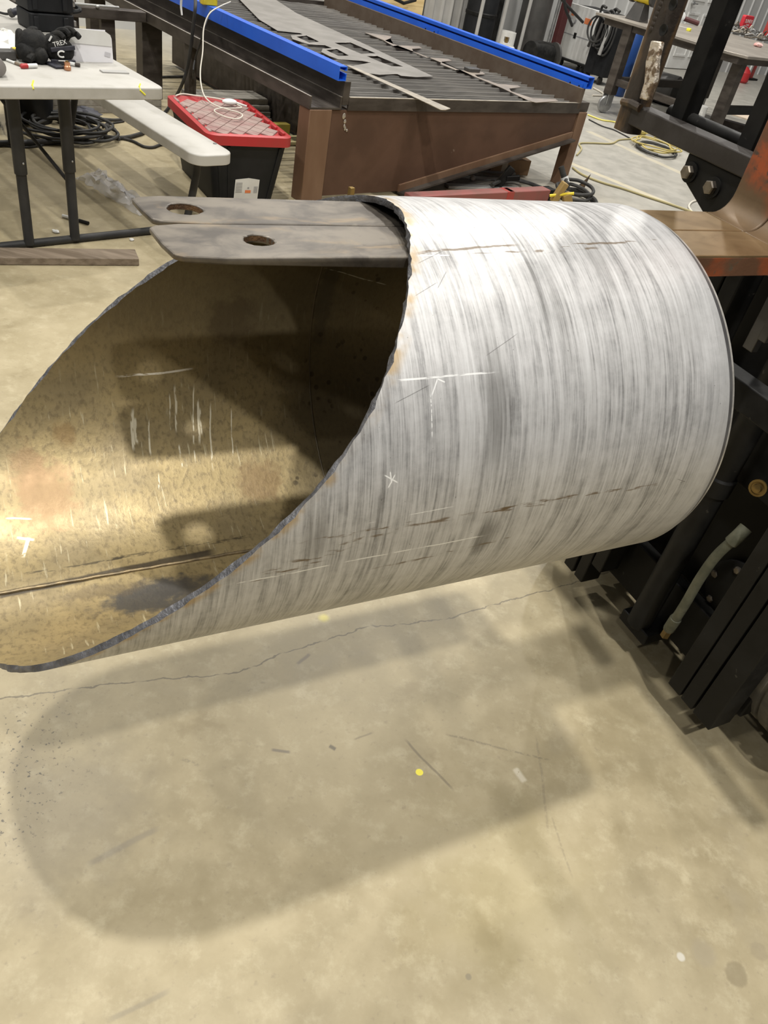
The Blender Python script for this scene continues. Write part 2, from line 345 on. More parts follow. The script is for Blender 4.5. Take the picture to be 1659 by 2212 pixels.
# ------------------------------------------------------------------ pipe and floor materials
def spot(t, xy, c, rx, ry, warp=None, wa=0.5, lo=0.7, hi=1.1):
    dx = t.math('MULTIPLY', t.math('SUBTRACT', xy[0], c[0]), 1/rx); dy = t.math('MULTIPLY', t.math('SUBTRACT', xy[1], c[1]), 1/ry)
    d = t.math('SQRT', t.math('ADD', t.math('MULTIPLY', dx, dx), t.math('MULTIPLY', dy, dy)))
    if warp is not None: d = t.math('ADD', d, t.math('MULTIPLY_ADD', warp, wa*2, -wa))
    return t.mapr(d, lo, hi, 1, 0)
def pipe_outer():
    t = NT('mill_finish_pipe'); uv = t.n('ShaderNodeUVMap').outputs[0]
    sx = t.n('ShaderNodeSeparateXYZ'); t.l(uv, sx.inputs[0]); xy = (sx.outputs[0], sx.outputs[1])
    fine = t.noise(uv, 1.0, 7, 0.66, stretch=(300, 11, 1), dist=0.25); mid = t.noise(uv, 1.0, 6, 0.62, stretch=(105, 4.5, 1), dist=0.3, off=4)
    big = t.noise(uv, 1.0, 4, 0.55, stretch=(26, 2.6, 1), dist=0.4, off=9); mott = t.noise(uv, 38, 8, 0.72, off=2); sp = t.noise(uv, 150, 3, 0.5)
    patch = t.noise(uv, 5.5, 3, 0.5, off=12)
    k = t.math('ADD', t.math('MULTIPLY', fine, 0.34), t.math('ADD', t.math('MULTIPLY', mid, 0.32), t.math('ADD', t.math('MULTIPLY', big, 0.22), t.math('MULTIPLY', mott, 0.20))))
    k = t.math('ADD', k, t.math('MULTIPLY_ADD', patch, 0.06, -0.03))
    r = t.n('ShaderNodeValToRGB'); cr = r.color_ramp
    cr.elements[0].position = 0.40; cr.elements[0].color = (0.15, 0.147, 0.143, 1)
    cr.elements[1].position = 0.66; cr.elements[1].color = (0.62, 0.62, 0.62, 1)
    for p, c in ((0.47, 0.30), (0.52, 0.425), (0.57, 0.52)): e = cr.elements.new(p); e.color = (c, c*0.99, c*0.985, 1)
    t.l(k, r.inputs[0]); col = r.outputs[0]
    # the ground-back band by the bevelled end is smoother and paler
    col = t.mix(t.mapr(sx.outputs[0], 0.88, 0.96, 0, 0.6), col, t.mix(mott, (0.36, 0.36, 0.36), (0.56, 0.56, 0.565)))
    # dark smudges
    for (px, py, a, b, f) in ((1075, 880, .022, .10, .55), (1045, 1160, .02, .035, .6), (1290, 560, .018, .06, .35), (690, 1165, .02, .05, .4), (1210, 670, .015, .07, .3), (1170, 640, .012, .06, .3)):
        col = t.mix(t.math('MULTIPLY', spot(t, xy, pipe_hit(px, py), a, b, mid, .8, .3, 1.3), f), col, (0.10, 0.095, 0.085))
    wob = t.math('MULTIPLY_ADD', t.noise(uv, 14, 3), 0.012, -0.006); br = t.noise(uv, 1.0, 3, stretch=(30, 160, 1))
    wob2 = t.math('MULTIPLY_ADD', t.noise(uv, 9, 2, off=7), 0.006, -0.003)
    for (a, b, w, c) in (((893, 547), (1120, 527), .0026, .36), ((1010, 545), (1300, 537), .003, .5), ((1180, 533), (1430, 520), .004, .5), ((520, 1262), (880, 1128), .007, .50), ((640, 1180), (900, 1125), .005, .52), ((560, 1240), (740, 1195), .012, .56),
                         ((870, 1140), (1130, 1090), .004, .47), ((1010, 1112), (1250, 1073), .006, .52), ((1130, 1090), (1430, 1045), .0028, .45), ((800, 1230), (1150, 1150), .003, .52), ((680, 1170), (830, 1150), .004, .55)):
        col = t.mix(t.math('MULTIPLY', t.seg(xy, pipe_hit(*a), pipe_hit(*b), w, 2.2, wob, breakup=br, cut=c), 0.8), col, (0.13, 0.085, 0.04))
    for (a, b, w, c) in (((850, 822), (1078, 803), .0016, .38), ((480, 1266), (1090, 1148), .0014, .42), ((700, 1150), (1000, 1090), .001, .5), ((932, 855), (945, 818), .0012, .3), ((945, 818), (962, 826), .0012, .3), ((930, 850), (934, 950), .0011, .42), ((895, 552), (1010, 550), .0012, .42)):
        col = t.mix(t.math('MULTIPLY', t.seg(xy, pipe_hit(*a), pipe_hit(*b), w, 1.8, wob2, breakup=br, cut=c), 0.9), col, (0.85, 0.85, 0.84))
    for (a, b) in (((830, 1026), (860, 1043)), ((854, 1024), (838, 1055)), ((843, 1018), (846, 1045))):
        col = t.mix(t.seg(xy, pipe_hit(*a), pipe_hit(*b), .0013, 1.6), col, (0.9, 0.9, 0.89))
    for (a, b) in (((900, 570), (960, 540)), ((945, 625), (965, 585)), ((1050, 770), (1120, 720)), ((850, 870), (930, 830)), ((1463, 1034), (1481, 1040)), ((1481, 1040), (1468, 1044)), ((1330, 446), (1342, 442)), ((1360, 470), (1385, 482)), ((895, 640), (945, 610))):
        col = t.mix(t.math('MULTIPLY', t.seg(xy, pipe_hit(*a), pipe_hit(*b), .0007, 1.8, wob2), .6), col, (0.10, 0.095, 0.09))
    col = t.mix(t.math('MULTIPLY', t.mapr(sp, 0.72, 0.76), .6), col, (0.08, 0.078, 0.07))
    # straw heat tint along the torch cut is a baked-on colour
    at_ = t.n('ShaderNodeAttribute'); at_.attribute_name = 'edge_distance'
    col = t.mix(t.math('MULTIPLY', t.mapr(at_.outputs['Fac'], 0.002, 0.022, 1, 0), t.mapr(t.noise(uv, 24, 3, off=5), 0.42, 0.6, 0.05, 0.75)), col, (0.40, 0.27, 0.11))
    t.l(col, t.b.inputs['Base Color']); t.b.inputs['Metallic'].default_value = 0.35
    t.l(t.math('MULTIPLY_ADD', mid, 0.25, 0.30), t.b.inputs['Roughness'])
    t.bump(k, 0.12, 0.004); return t.m
def pipe_inner():
    t = NT('reflection_tinted_bore'); uv = t.n('ShaderNodeUVMap').outputs[0]
    sx = t.n('ShaderNodeSeparateXYZ'); t.l(uv, sx.inputs[0]); xy = (sx.outputs[0], sx.outputs[1])
    H = lambda px, py: pipe_hit(px, py, True)
    big = t.noise(uv, 7, 5, 0.6, dist=.3); fine = t.noise(uv, 120, 5, 0.65, stretch=(1, .6, 1)); streak = t.noise(uv, 1, 5, .6, stretch=(150, 12, 1)); mot = t.noise(uv, 34, 5, .6, off=6)
    col = t.mix(t.mapr(big, .35, .65), (0.35, 0.27, 0.13), (0.255, 0.20, 0.105))  # golden reflection of the tan floor is put into the bore colour
    col = t.mix(t.mapr(fine, .46, .66, 0, .55), col, (0.13, 0.098, 0.052))
    col = t.mix(t.math('MULTIPLY', t.mapr(streak, .60, .70), t.mapr(big, .4, .55)), col, (0.48, 0.42, 0.27))
    # older brown mill scale deep inside; forks' shadow painted into the upper far wall
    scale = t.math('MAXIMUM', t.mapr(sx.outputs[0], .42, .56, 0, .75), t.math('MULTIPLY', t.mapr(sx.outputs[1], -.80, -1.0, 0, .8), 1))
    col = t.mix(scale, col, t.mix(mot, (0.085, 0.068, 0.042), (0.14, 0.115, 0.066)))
    for (px, py, a, b, f, c) in ((100, 1080, .055, .085, .85, (0.26, 0.165, 0.08)), (60, 1010, .03, .05, .7, (0.26, .165, .08)), (560, 1040, .05, .05, .6, (0.20, .125, .055)), (330, 1290, .09, .05, .9, (0.06, 0.06, 0.062)), (400, 1270, .06, .035, .8, (0.07, .065, .06)), (230, 1275, .07, .02, .6, (0.12, .09, .05)), (700, 640, .022, .13, .45, (0.05, .045, .035)), (140, 940, .02, .03, .6, (0.24, .15, .06)), (500, 690, .05, .06, .5, (.07, .05, .03))):
        col = t.mix(t.math('MULTIPLY', spot(t, xy, H(px, py), a, b, mot, .9, .5, 1.1), f), col, c)
    vor = t.n('ShaderNodeTexVoronoi'); vor.inputs['Scale'].default_value = 42; t.l(uv, vor.inputs['Vector'])
    col = t.mix(t.math('MULTIPLY', t.math('MULTIPLY', t.mapr(vor.outputs['Distance'], .17, .25, 1, 0), t.mapr(t.math('ADD', t.noise(uv, 11, 2, off=8), t.mapr(sx.outputs[0], .40, .62, -.16, .06)), .5, .6)), .7), col, (0.05, 0.035, 0.018))
    wob = t.math('MULTIPLY_ADD', t.noise(uv, 10, 3), 0.01, -0.005); br = t.noise(uv, 1.0, 3, stretch=(40, 120, 1)); brv = t.noise(uv, 1.0, 3, stretch=(120, 30, 1), off=3)
    for (a, b, w, c, cc, f) in (((-20, 1290), (470, 1190), .009, .2, (0.035, .028, .022), .85), ((200, 1215), (560, 1155), .004, .45, (.05, .04, .025), .7), ((20, 1245), (300, 1200), .003, .45, (.05, .04, .025), .7), ((250, 815), (425, 797), .0025, .35, (.75, .7, .6), .9), ((700, 578), (838, 617), .0014, .4, (.6, .58, .5), .7), ((50, 1205), (62, 1160), .0035, .3, (.8, .75, .6), .8), ((35, 1162), (75, 1166), .003, .3, (.8, .75, .6), .7), ((10, 1120), (70, 1120), .002, .4, (.7, .65, .5), .6)):
        col = t.mix(t.math('MULTIPLY', t.seg(xy, H(*a), H(*b), w, 2.0, wob, breakup=br, cut=c), f), col, cc)
    for (x, y0, y1, w) in ((285, 880, 975, .004), (292, 900, 960, .003), (322, 905, 985, .002), (340, 990, 1060, .002), (378, 830, 935, .0025), (388, 960, 1010, .002), (428, 860, 960, .0025), (432, 880, 940, .002), (418, 830, 1000, .0015), (455, 870, 1020, .0018), (365, 850, 930, .0015), (500, 880, 1010, .0014)):
        col = t.mix(t.math('MULTIPLY', t.seg(xy, H(x, y0), H(x+5, y1), w, 2.0, wob, breakup=brv, cut=.4), .85), col, (0.72, 0.66, 0.50))
    t.l(col, t.b.inputs['Base Color']); t.b.inputs['Metallic'].default_value = 0.45
    t.l(t.math('MULTIPLY_ADD', mot, 0.25, 0.28), t.b.inputs['Roughness']); t.bump(fine, 0.12, 0.003); return t.m
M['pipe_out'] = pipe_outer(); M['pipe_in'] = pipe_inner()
M['slag'] = mat('torch_cut_edge', (0.085, 0.085, 0.092), 0.45, 0.5, (0.17, 0.17, 0.18), 40, bump=.4, bscale=120)
M['bevel'] = mat('machined_bevel', (0.10, 0.097, 0.10), 0.45, 0.5, (0.15, 0.147, 0.147), 22)
M['land'] = mat('bright_land', (0.62, 0.60, 0.56), 0.35, 0.5, (0.42, 0.40, 0.37), 45)
def fork_mat():
    t = NT('worn_fork_steel'); o = t.obj(); sx = t.n('ShaderNodeSeparateXYZ'); t.l(o, sx.inputs[0])
    a = t.noise(o, 1, 6, .62, stretch=(13, 19, 12), dist=.5); b = t.noise(o, 1, 5, .6, stretch=(9, 26, 10), off=4, dist=.6); c = t.noise(o, 60, 4, .6)
    col = t.mix(t.mapr(a, .35, .65), (0.085, 0.074, 0.063), (0.185, 0.162, 0.132))
    col = t.mix(t.mapr(b, .55, .72, 0, .6), col, (0.26, 0.195, 0.12)); col = t.mix(t.mapr(b, .40, .28, 0, .6), col, (0.06, 0.054, 0.052))
    col = t.mix(t.mapr(c, .66, .76, 0, .5), col, (.06, .04, .03))
    col = t.mix(t.mapr(t.math('MULTIPLY_ADD', a, .25, sx.outputs[0]), -1.06, -.90, 0, .9), col, t.mix(a, (0.16, 0.10, 0.045), (0.33, 0.225, 0.11)))
    t.l(col, t.b.inputs['Base Color']); t.b.inputs['Metallic'].default_value = .55; t.l(t.math('MULTIPLY_ADD', a, .2, .33), t.b.inputs['Roughness']); t.bump(a, .06, .005); return t.m
M['fork'] = fork_mat()
def shank_mat():
    t = NT('shank_paint'); o = t.obj(); sx = t.n('ShaderNodeSeparateXYZ'); t.l(o, sx.inputs[0])
    a = t.noise(o, 16, 5, .6); b = t.noise(o, 45, 4, .6, off=3); c = t.noise(o, 7, 4, .6, off=8)
    paint = t.mix(t.mapr(a, .40, .60), (0.36, 0.085, 0.028), (0.15, 0.07, 0.038)); paint = t.mix(t.mapr(b, .55, .68), paint, (.075, .055, .04))
    bare = t.mix(a, (0.085, 0.055, 0.03), (0.19, 0.125, 0.065))
    h = t.math('ADD', sx.outputs[2], t.math('MULTIPLY_ADD', c, .12, -.06))
    col = t.mix(t.mapr(h, 1.275, 1.315), bare, paint); t.l(col, t.b.inputs['Base Color']); t.b.inputs['Roughness'].default_value = .5; t.b.inputs['Metallic'].default_value = .2; t.bump(a, .15, .006); return t.m
M['shank'] = shank_mat()
M['rusthole'] = mat('rusty_bore', (0.07, 0.035, 0.016), 0.8, 0.1, (0.16, 0.085, 0.035), 60, bump=.4)
def floor_mat():
    t = NT('sealed_concrete'); o = t.obj(); sx = t.n('ShaderNodeSeparateXYZ'); t.l(o, sx.inputs[0]); xy = (sx.outputs[0], sx.outputs[1])
    a = t.noise(o, 1.3, 6, .6, dist=.4); b = t.noise(o, 5.5, 6, .65, off=3); c = t.noise(o, 55, 5, .6); d = t.noise(o, 2.4, 4, .6, off=11); e = t.noise(o, 16, 5, .7, off=5)
    col = t.mix(t.mapr(a, .32, .68), (0.305, 0.255, 0.155), (0.365, 0.308, 0.193))
    col = t.mix(t.mapr(b, .38, .68, 0, .75), col, (0.425, 0.362, 0.235)); col = t.mix(t.mapr(b, .42, .30, 0, .5), col, (0.235, 0.190, 0.108))
    col = t.mix(t.mapr(e, .48, .72, 0, .5), col, (0.50, 0.44, 0.30)); col = t.mix(t.mapr(d, .60, .74, 0, .35), col, (0.30, 0.265, 0.20)); col = t.mix(t.mapr(c, .58, .74, 0, .45), col, (.24, .20, .135))
    far = t.mapr(t.math('ADD', sx.outputs[1], t.math('MULTIPLY', sx.outputs[0], .55)), 5.6, 7.6, 0, .85)     # far bay's greyer light painted into the floor beyond the plasma table
    col = t.mix(far, col, t.mix(t.mapr(b, .3, .7), (0.29, 0.285, 0.265), (0.365, 0.355, 0.33)))
    # black speckle and scuffs by the pipe's mouth
    c0 = at(20, 1690); spk = t.math('MULTIPLY', t.mapr(t.noise(o, 95, 3, .6), .60, .66), spot(t, xy, (c0.x, c0.y), .17, .26, b, .6, .3, 1.2))
    col = t.mix(t.math('MULTIPLY', spk, .8), col, (.05, .045, .04))
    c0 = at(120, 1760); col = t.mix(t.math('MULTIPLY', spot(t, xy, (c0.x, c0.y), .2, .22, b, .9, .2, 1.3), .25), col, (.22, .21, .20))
    wob = t.math('MULTIPLY_ADD', t.noise(o, 9, 4), .07, -.035); wobs = t.math('MULTIPLY_ADD', t.noise(o, 5, 3), .02, -.01); br = t.noise(o, 26, 3, off=2); brs = t.noise(o, 110, 4, .6, off=2)
    def F(px, py): q = at(px, py); return (q.x, q.y)
    crack = [(-60, 1520), (160, 1488), (300, 1470), (480, 1458), (545, 1443), (610, 1410), (700, 1385), (800, 1352), (860, 1350), (960, 1338), (1060, 1308), (1200, 1270), (1330, 1230)]
    wcr = t.math('MULTIPLY_ADD', t.noise(o, 24, 3), .028, -.014)
    for p, q in zip(crack[:-1], crack[1:]):
        col = t.mix(t.math('MULTIPLY', t.seg(xy, F(*p), F(*q), .0030, 1.8, wcr), .75), col, (.14, .12, .085))
    for (p, q, w, cut, cc, f) in (((185, 1870), (345, 1785), .008, 0, (.16, .15, .14), .4), ((230, 2205), (370, 2135), .006, 0, (.15, .14, .12), .4), ((875, 1595), (980, 1708), .004, .2, (.13, .11, .08), .7), ((960, 1587), (1190, 1642), .0035, .42, (.16, .14, .1), .6), ((1160, 1590), (1185, 1800), .004, .42, (.2, .17, .12), .5), ((1190, 1760), (1240, 1900), .003, .42, (.2, .17, .12), .5), ((585, 1618), (628, 1626), .005, .3, (.1, .09, .09), .7), ((710, 1612), (725, 1620), .006, .2, (.06, .06, .06), .8), ((1112, 1658), (1135, 1690), .010, .35, (.75, .7, .58), .6), ((640, 1435), (668, 1410), .006, .3, (.13, .11, .1), .7), ((765, 1600), (805, 1580), .003, .3, (.16, .14, .1), .6), ((390, 1640), (430, 1655), .005, .45, (.2, .18, .13), .6)):
        col = t.mix(t.math('MULTIPLY', t.seg(xy, F(*p), F(*q), w*.6, 4.0, wobs, breakup=(brs if cut else None), cut=cut-.04), f*.8), col, cc)
    for (px, py, r, cc, f, lo, hi) in ((906, 1668, .009, (.85, .75, .08), 1, .7, .9), (1590, 2105, .026, (.2, .165, .1), .55, .7, 1.), (1640, 2055, .022, (.25, .21, .14), .4, .7, 1.), (1520, 2060, .03, (.3, .26, .19), .4, .5, 1.1), (1470, 2067, .012, (.62, .6, .54), .7, .6, 1.), (1012, 2110, .008, (.2, .18, .14), .6, .6, 1.), (675, 1310, .02, (.75, .68, .1), .5, .3, 1.2), (700, 1335, .018, (.75, .68, .1), .4, .3, 1.2), (1100, 1920, .25, (.47, .40, .2), .2, .1, 1.2)):
        c0 = F(px, py); col = t.mix(t.math('MULTIPLY', spot(t, xy, c0, r, r, b, .9, lo, hi), f), col, cc)
    # worn pale lines painted on the far bay
    for (p, q, w, f) in (((1215, 345), (1520, 470), .07, .75), ((1270, 283), (1480, 378), .08, .5), ((1480, 378), (1700, 480), .08, .4)):
        col = t.mix(t.math('MULTIPLY', t.math('MULTIPLY', t.seg(xy, F(*p), F(*q), w, 1.25), t.mapr(b, .25, .5, .35, 1)), f), col, (.56, .50, .36))
    t.l(col, t.b.inputs['Base Color'])
    t.l(t.math('MULTIPLY_ADD', b, .30, .26), t.b.inputs['Roughness']); t.b.inputs['Specular IOR Level'].default_value = .35
    t.bump(c, .05, .004); return t.m
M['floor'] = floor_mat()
# ------------------------------------------------------------------ the hall
CT = 45.8                                  # heading of the building, the plasma table and the workbench
def struct(name, mb, mt, label=None, deg=0):
    o = single(name, label, None, mb, mt, deg); o['kind'] = 'structure'; return o
fm = MB(); fm.box(-14, 16, -8, 22, -0.12, 0)
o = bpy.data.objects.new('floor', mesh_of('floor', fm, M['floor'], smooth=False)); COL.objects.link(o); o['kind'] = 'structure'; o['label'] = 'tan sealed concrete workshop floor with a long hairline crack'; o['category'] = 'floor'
WL = 8.9
wb = MB().box(-6, 20, WL, WL+0.2, 0, 4.2)
o = struct('wall_back', wb, M['wallpaint'], 'pale grey ribbed metal wall panel behind the workbench', CT); o['category'] = 'wall'
for i in range(40):
    s0 = 6.0+i*0.30
    if 12.3 < s0 < 14.2: continue
    r = MB().prism([(s0, WL), (s0+.05, WL), (s0+.038, WL-.022), (s0+.012, WL-.022)], 'z', 0.0, 4.2)
    q = bpy.data.objects.new('wall_rib', mesh_of('wall_rib', r, M['wallpaint'], Vector((7.0, WL+0.1, 0)))); COL.objects.link(q); q.parent = o
dl = fr(atp(1470, 40, CT, WL), CT).x; dr = fr(atp(1542, 40, CT, WL), CT).x
dT = Thing('door_1', 'white panelled door with a chrome lever handle in the back wall', 'door', CT, ((dl+dr)/2, WL, 0), kind='structure')
dT.add('door_leaf', MB().box(dl, dr, WL-.05, WL-.005, 0.01, 2.05), M['white'], bev=.004)
for j in range(2):
    for zz in ((.2, .85), (1.02, 1.9)):
        w2 = (dr-dl)/2; x0 = dl+.09*w2*2+j*w2*.92; x1 = x0+w2*.72
        pm = MB()
        for (a, b, c, d) in ((x0, x1, zz[0], zz[0]+.03), (x0, x1, zz[1]-.03, zz[1]), (x0, x0+.03, zz[0]+.03, zz[1]-.03), (x1-.03, x1, zz[0]+.03, zz[1]-.03)): pm.box(a, b, WL-.064, WL-.05, c, d)
        dT.add('door_panel', pm, M['white'])
dh = MB().cyl((dl+.09, WL-.05, .98), (dl+.09, WL-.10, .98), .026, 14); dh.tube([(dl+.09, WL-.10, .98), (dl+.2, WL-.10, .98)], .010)
dT.add('door_handle', dh, M['galv'], label='chrome lever handle')
fmb = MB()
fmb.box(dl-.09, dl-.01, WL-.03, WL, 0, 2.14); fmb.box(dr+.01, dr+.09, WL-.03, WL, 0, 2.14); fmb.box(dl-.01, dr+.01, WL-.03, WL, 2.06, 2.14)
dT.add('door_frame', fmb, M['lightgrey'])
# ------------------------------------------------------------------ the cut pipe
pT = Thing('steel_pipe', 'large whitish steel pipe with a slanted torch-cut mouth hung on the two forks', 'pipe', FK, (0.45, PCN, PCZ-PR))
def build_pipe():
    NTH, NU = 224, 56; rnd = random.Random(3)
    ths = [math.radians(-240+360*i/NTH) for i in range(NTH+1)]
    jit = [0.0]*(NTH+1)
    for i in range(NTH): jit[i] = (rnd.random()-.5)*.0022+.0016*math.sin(i*.9)+.001*math.sin(i*2.3)
    jit[NTH] = jit[0]
    d0 = pipe_hit(1515, 725); d1 = pipe_hit(1440, 660); d2 = pipe_hit(1130, 760)
    def P(u, t, R):
        dr = 0
        for c, a, su, sv in ((d0, -.0045, .035, .05), (d1, .002, .04, .05), (d2, -.0012, .09, .05)):
            dr += a*math.exp(-((u-c[0])/su)**2-((t*PR-c[1])/sv)**2)
        R += dr
        return (u, PCN-R*math.cos(t), PCZ+R*math.sin(t))
    bm = bmesh.new(); uvl = bm.loops.layers.uv.new('UVMap'); ed = bm.verts.layers.float.new('edge_distance')
    def ring(fu, R):
        out = []
        for i in range(NTH):
            t = ths[i]; u = fu(i); v = bm.verts.new(P(u, t, R)); out.append((v, u, t))
            v[ed] = max(0.0, u-cut_u(math.degrees(t)))
        return out
    def skin(a, b, mi):
        for i in range(NTH):
            j = (i+1) % NTH
            f = bm.faces.new((a[i][0], a[j][0], b[j][0], b[i][0])); f.material_index = mi; f.smooth = True
            tt = (ths[i], ths[i+1], ths[i+1], ths[i]); uu = (a[i][1], a[j][1], b[j][1], b[i][1])
            for k, lp in enumerate(f.loops): lp[uvl].uv = (uu[k], tt[k]*PR)
    cu = [cut_u(math.degrees(t)) for t in ths]
    def along(k, R, edge_off): return ring(lambda i: (cu[i]+jit[i]*(1-k)**6+edge_off)*(1-k)+(pend(ths[i])-.017)*k, R)
    ks = [0, .008, .02, .04]+[.04+(.96)*(i+1)/NU for i in range(NU)]
    A = [along(k, PR, 0) for k in ks]
    for a, b in zip(A[:-1], A[1:]): skin(a, b, 0)
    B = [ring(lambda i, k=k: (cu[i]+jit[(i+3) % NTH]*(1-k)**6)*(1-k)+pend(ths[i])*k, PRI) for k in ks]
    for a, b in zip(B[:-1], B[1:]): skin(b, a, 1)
    mid = ring(lambda i: cu[i]-.0012+jit[(i*3) % NTH]*.5, (PR+PRI)/2)
    skin(A[0], mid, 2); skin(mid, B[0], 2)
    bv = ring(lambda i: pend(ths[i])-.0045, PRI+.0040); bw = ring(lambda i: pend(ths[i])-.0003, PRI+.0036)
    skin(A[-1], bv, 3); skin(bv, bw, 4); skin(bw, B[-1], 4)
    bmesh.ops.recalc_face_normals(bm, faces=bm.faces)
    me = bpy.data.meshes.new('pipe_shell')
    for v in bm.verts: v.co -= pT.org
    bm.to_mesh(me); bm.free()
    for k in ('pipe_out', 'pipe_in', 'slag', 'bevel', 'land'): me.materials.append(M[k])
    me.set_sharp_from_angle(angle=math.radians(35)); return me
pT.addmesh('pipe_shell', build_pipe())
def bore(u, v, lift): t = v/PR; R = PRI-lift; return (u, PCN-R*math.cos(t), PCZ+R*math.sin(t))
h0 = pipe_hit(0, 1288, True); h1 = pipe_hit(420, 1205, True); vs = (h0[1]+h1[1])/2
wm = MB(); n = 60; u0 = cut_u(math.degrees(vs/PR))+.003
wm.tube([bore(u0+(PEND-.03-u0)*i/n, vs+.0006*math.sin(i*2.1), .0002) for i in range(n+1)], .0032, 8)
pT.add('weld_bead', wm, mat('weld_bead_metal', (.11, .085, .05), .45, .6, (.2, .15, .08), 60), label='longitudinal weld bead along the bore')
gm = MB(); ug = pipe_hit(672, 700, True)[0]
gm.tube([bore(ug, math.radians(d)*PR, .0001) for d in range(-236, -60, 2)], .0016, 8)
pT.add('weld_bead', gm, mat('bore_bead', (.10, .08, .05), .5, .5), label='circumferential weld bead inside the bore')
# ------------------------------------------------------------------ the lift truck
kT = Thing('forklift', 'black and orange forklift truck carrying the pipe on its forks', 'forklift', FK, (2.0, .92, 0))
ZF = 1.2465
def fork(n0, n1, hole, hr, tipu, near):
    g = .004; ch = .018
    outl = [(1.20, n0), (1.20, n1), (tipu+.035, n1), (tipu+.006, n1-.006), (tipu-.002, n1-.014), (tipu+.002, n0+.045), (tipu+.009, n0+.012), (tipu+.018, n0+.006), (tipu+.07, n0)]
    hl = []
    rnd = random.Random(int(n0*1000))
    for k in range(28):
        a = 2*math.pi*k/28; rr = hr*(1+.10*(rnd.random()-.5)); hl.append((hole[0]+rr*1.12*math.cos(a), hole[1]+rr*math.sin(a)))
    def fz(x, y, z):
        th = .007+(.036-.007)*min(max((x-tipu)/(1.20-tipu), 0), 1)
        edge = min(y-n0, n1-y)
        return ZF-(th if z < -.01 else 0.0)
    me = flat_mesh('fork', outl, [hl], .036, M['fork'], fz)
    for v in me.vertices: v.co -= kT.org
    fo = kT.addmesh('fork', me, label='long worn fork blade with a burnt hole near its tip'); bevel(fo, .0022)
    hb = MB(); b0 = len(hb.v)
    A = [(x, y, ZF-.0015) for x, y in hl]; B = [(x, y, ZF-.0078) for x, y in hl]
    cx, cy = hole; sh = .997
    hb.loops([(cx+(x-cx)*sh, cy+(y-cy)*sh, z) for x, y, z in A], [(cx+(x-cx)*sh, cy+(y-cy)*sh, z) for x, y, z in B], 0, False, False)
    kT.add('bore_rust', hb, M['rusthole'], fo)
    sp = [(1.20, ZF-.036), (1.20, ZF), (1.214, ZF)]
    for k in range(1, 7): a = math.radians(-90+15*k); sp.append((1.212+.038*math.cos(a), ZF+.038+.038*math.sin(a)))
    sp += [(1.25, 1.80), (1.285, 1.80), (1.285, ZF+.0), (1.278, ZF-.02), (1.262, ZF-.032), (1.24, ZF-.036)]
    kT.add('fork_shank', MB().prism(sp, 'y', n0, n1), M['shank'], fo, bev=.003, label='upright shank with worn orange paint')
    kT.add('heel_paint', MB().box(.93, 1.20, n0-.0008, n0-.0002, ZF-.034, ZF-.004), M['orange'], fo, label='orange paint left on the side of the blade')
fork(.830, .9325, (.3057, .8821), .0165, .185, True)
fork(.9345, 1.0265, (.2405, .9815), .0195, .183, False)
# carriage and load backrest
kT.add('carriage_bar', MB().box(1.287, 1.335, .42, 1.425, 1.298, 1.336), M['carriage'], bev=.003)
kT.add('carriage_bar', MB().box(1.287, 1.335, .42, 1.425, .93, .985), M['black'], bev=.003)
kT.add('backrest_sill', MB().cyl((1.360, .46, 1.338), (1.360, 1.36, 1.338), .0135, 12), M['black'])
rp = kT.add('backrest_post', MB().prism(rrect(1.285, 1.335, 1.388, 1.442, .016), 'z', 1.28, 2.05), M['rustpost'], label='rusty outer post of the load backrest with bolt holes')
wbm = MB()
pts = [(1.354, 1.3935), (1.350, 1.392), (1.35, 1.3955)]
q0 = [atp(*q, FK, 1.283, 's') for q in ((1411, 88), (1433, 90), (1424, 130), (1421, 170), (1404, 218), (1385, 214), (1396, 178), (1399, 135))]
q0 = [fr(q, FK) for q in q0]
wbm.loops([(1.276, q.y, q.z) for q in q0], [(1.288, q.y, q.z) for q in q0])
kT.add('bright_patch', wbm, M['weldbright'], rp, bev=.003, label='flaking silvery patch on the rusty post')
for (px, py) in ((1455, 10), (1434, 65)):
    c = fr(atp(px, py, FK, 1.283, 's'), FK)
    kT.add('bolt_hole', MB().lathe([(.003, .0), (.0095, 0), (.0105, .004), (.0095, .004), (.003, .001)], (1.2845, c.y, c.z), 16, (-1, 0, 0)), M['black'], rp)
for k in range(9):
    c = fr(atp(1405-k*0+ (k*4.2), 62-k*11, FK, 1.283, 's'), FK)
    kT.add('weld_ripple', MB().blob((1.285, c.y, c.z), .003, .005, .007, 8, 6), M['rustpost'], rp)
kT.add('weld_fillet', MB().tube([(1.287, 1.432, 1.333), (1.283, 1.40, 1.337), (1.284, 1.372, 1.335)], .008, 8), M['rustpost'], rp)
for nn in (1.316, 1.120, .924, .728, .532):
    kT.add('backrest_post', MB().box(1.335, 1.375, nn-.020, nn+.020, 1.30, 2.05), M['black'], bev=.002)
kT.add('backrest_post', MB().prism(rrect(1.285, 1.335, .41, .456, .014), 'z', 1.28, 2.05), M['rustpost'])
pl = MB().prism([(1.205, 1.298), (1.205, 1.276), (1.19, 1.272), (1.185, 1.247), (1.10, 1.208), (1.05, 1.20), (1.05, 1.298)], 'x', 1.292, 1.325)
plo = kT.add('bolt_plate', pl, M['black'], bev=.002)
for (px, py) in ((1488, 372), (1537, 405)):
    c = fr(atp(px, py, FK, 1.288, 's'), FK)
    wo = kT.add('washer', MB().lathe([(.0195, 0), (.0195, .004), (.006, .0045)], (1.292, c.y, c.z), 22, (-1, 0, 0)), M['black'], plo)
    kT.add('hex_bolt', MB().lathe([(.0135, .004), (.0135, .013), (.0115, .0155)], (1.292, c.y, c.z), 6, (-1, 0, 0)), M['bolt'], plo, label='worn steel hex bolt head')
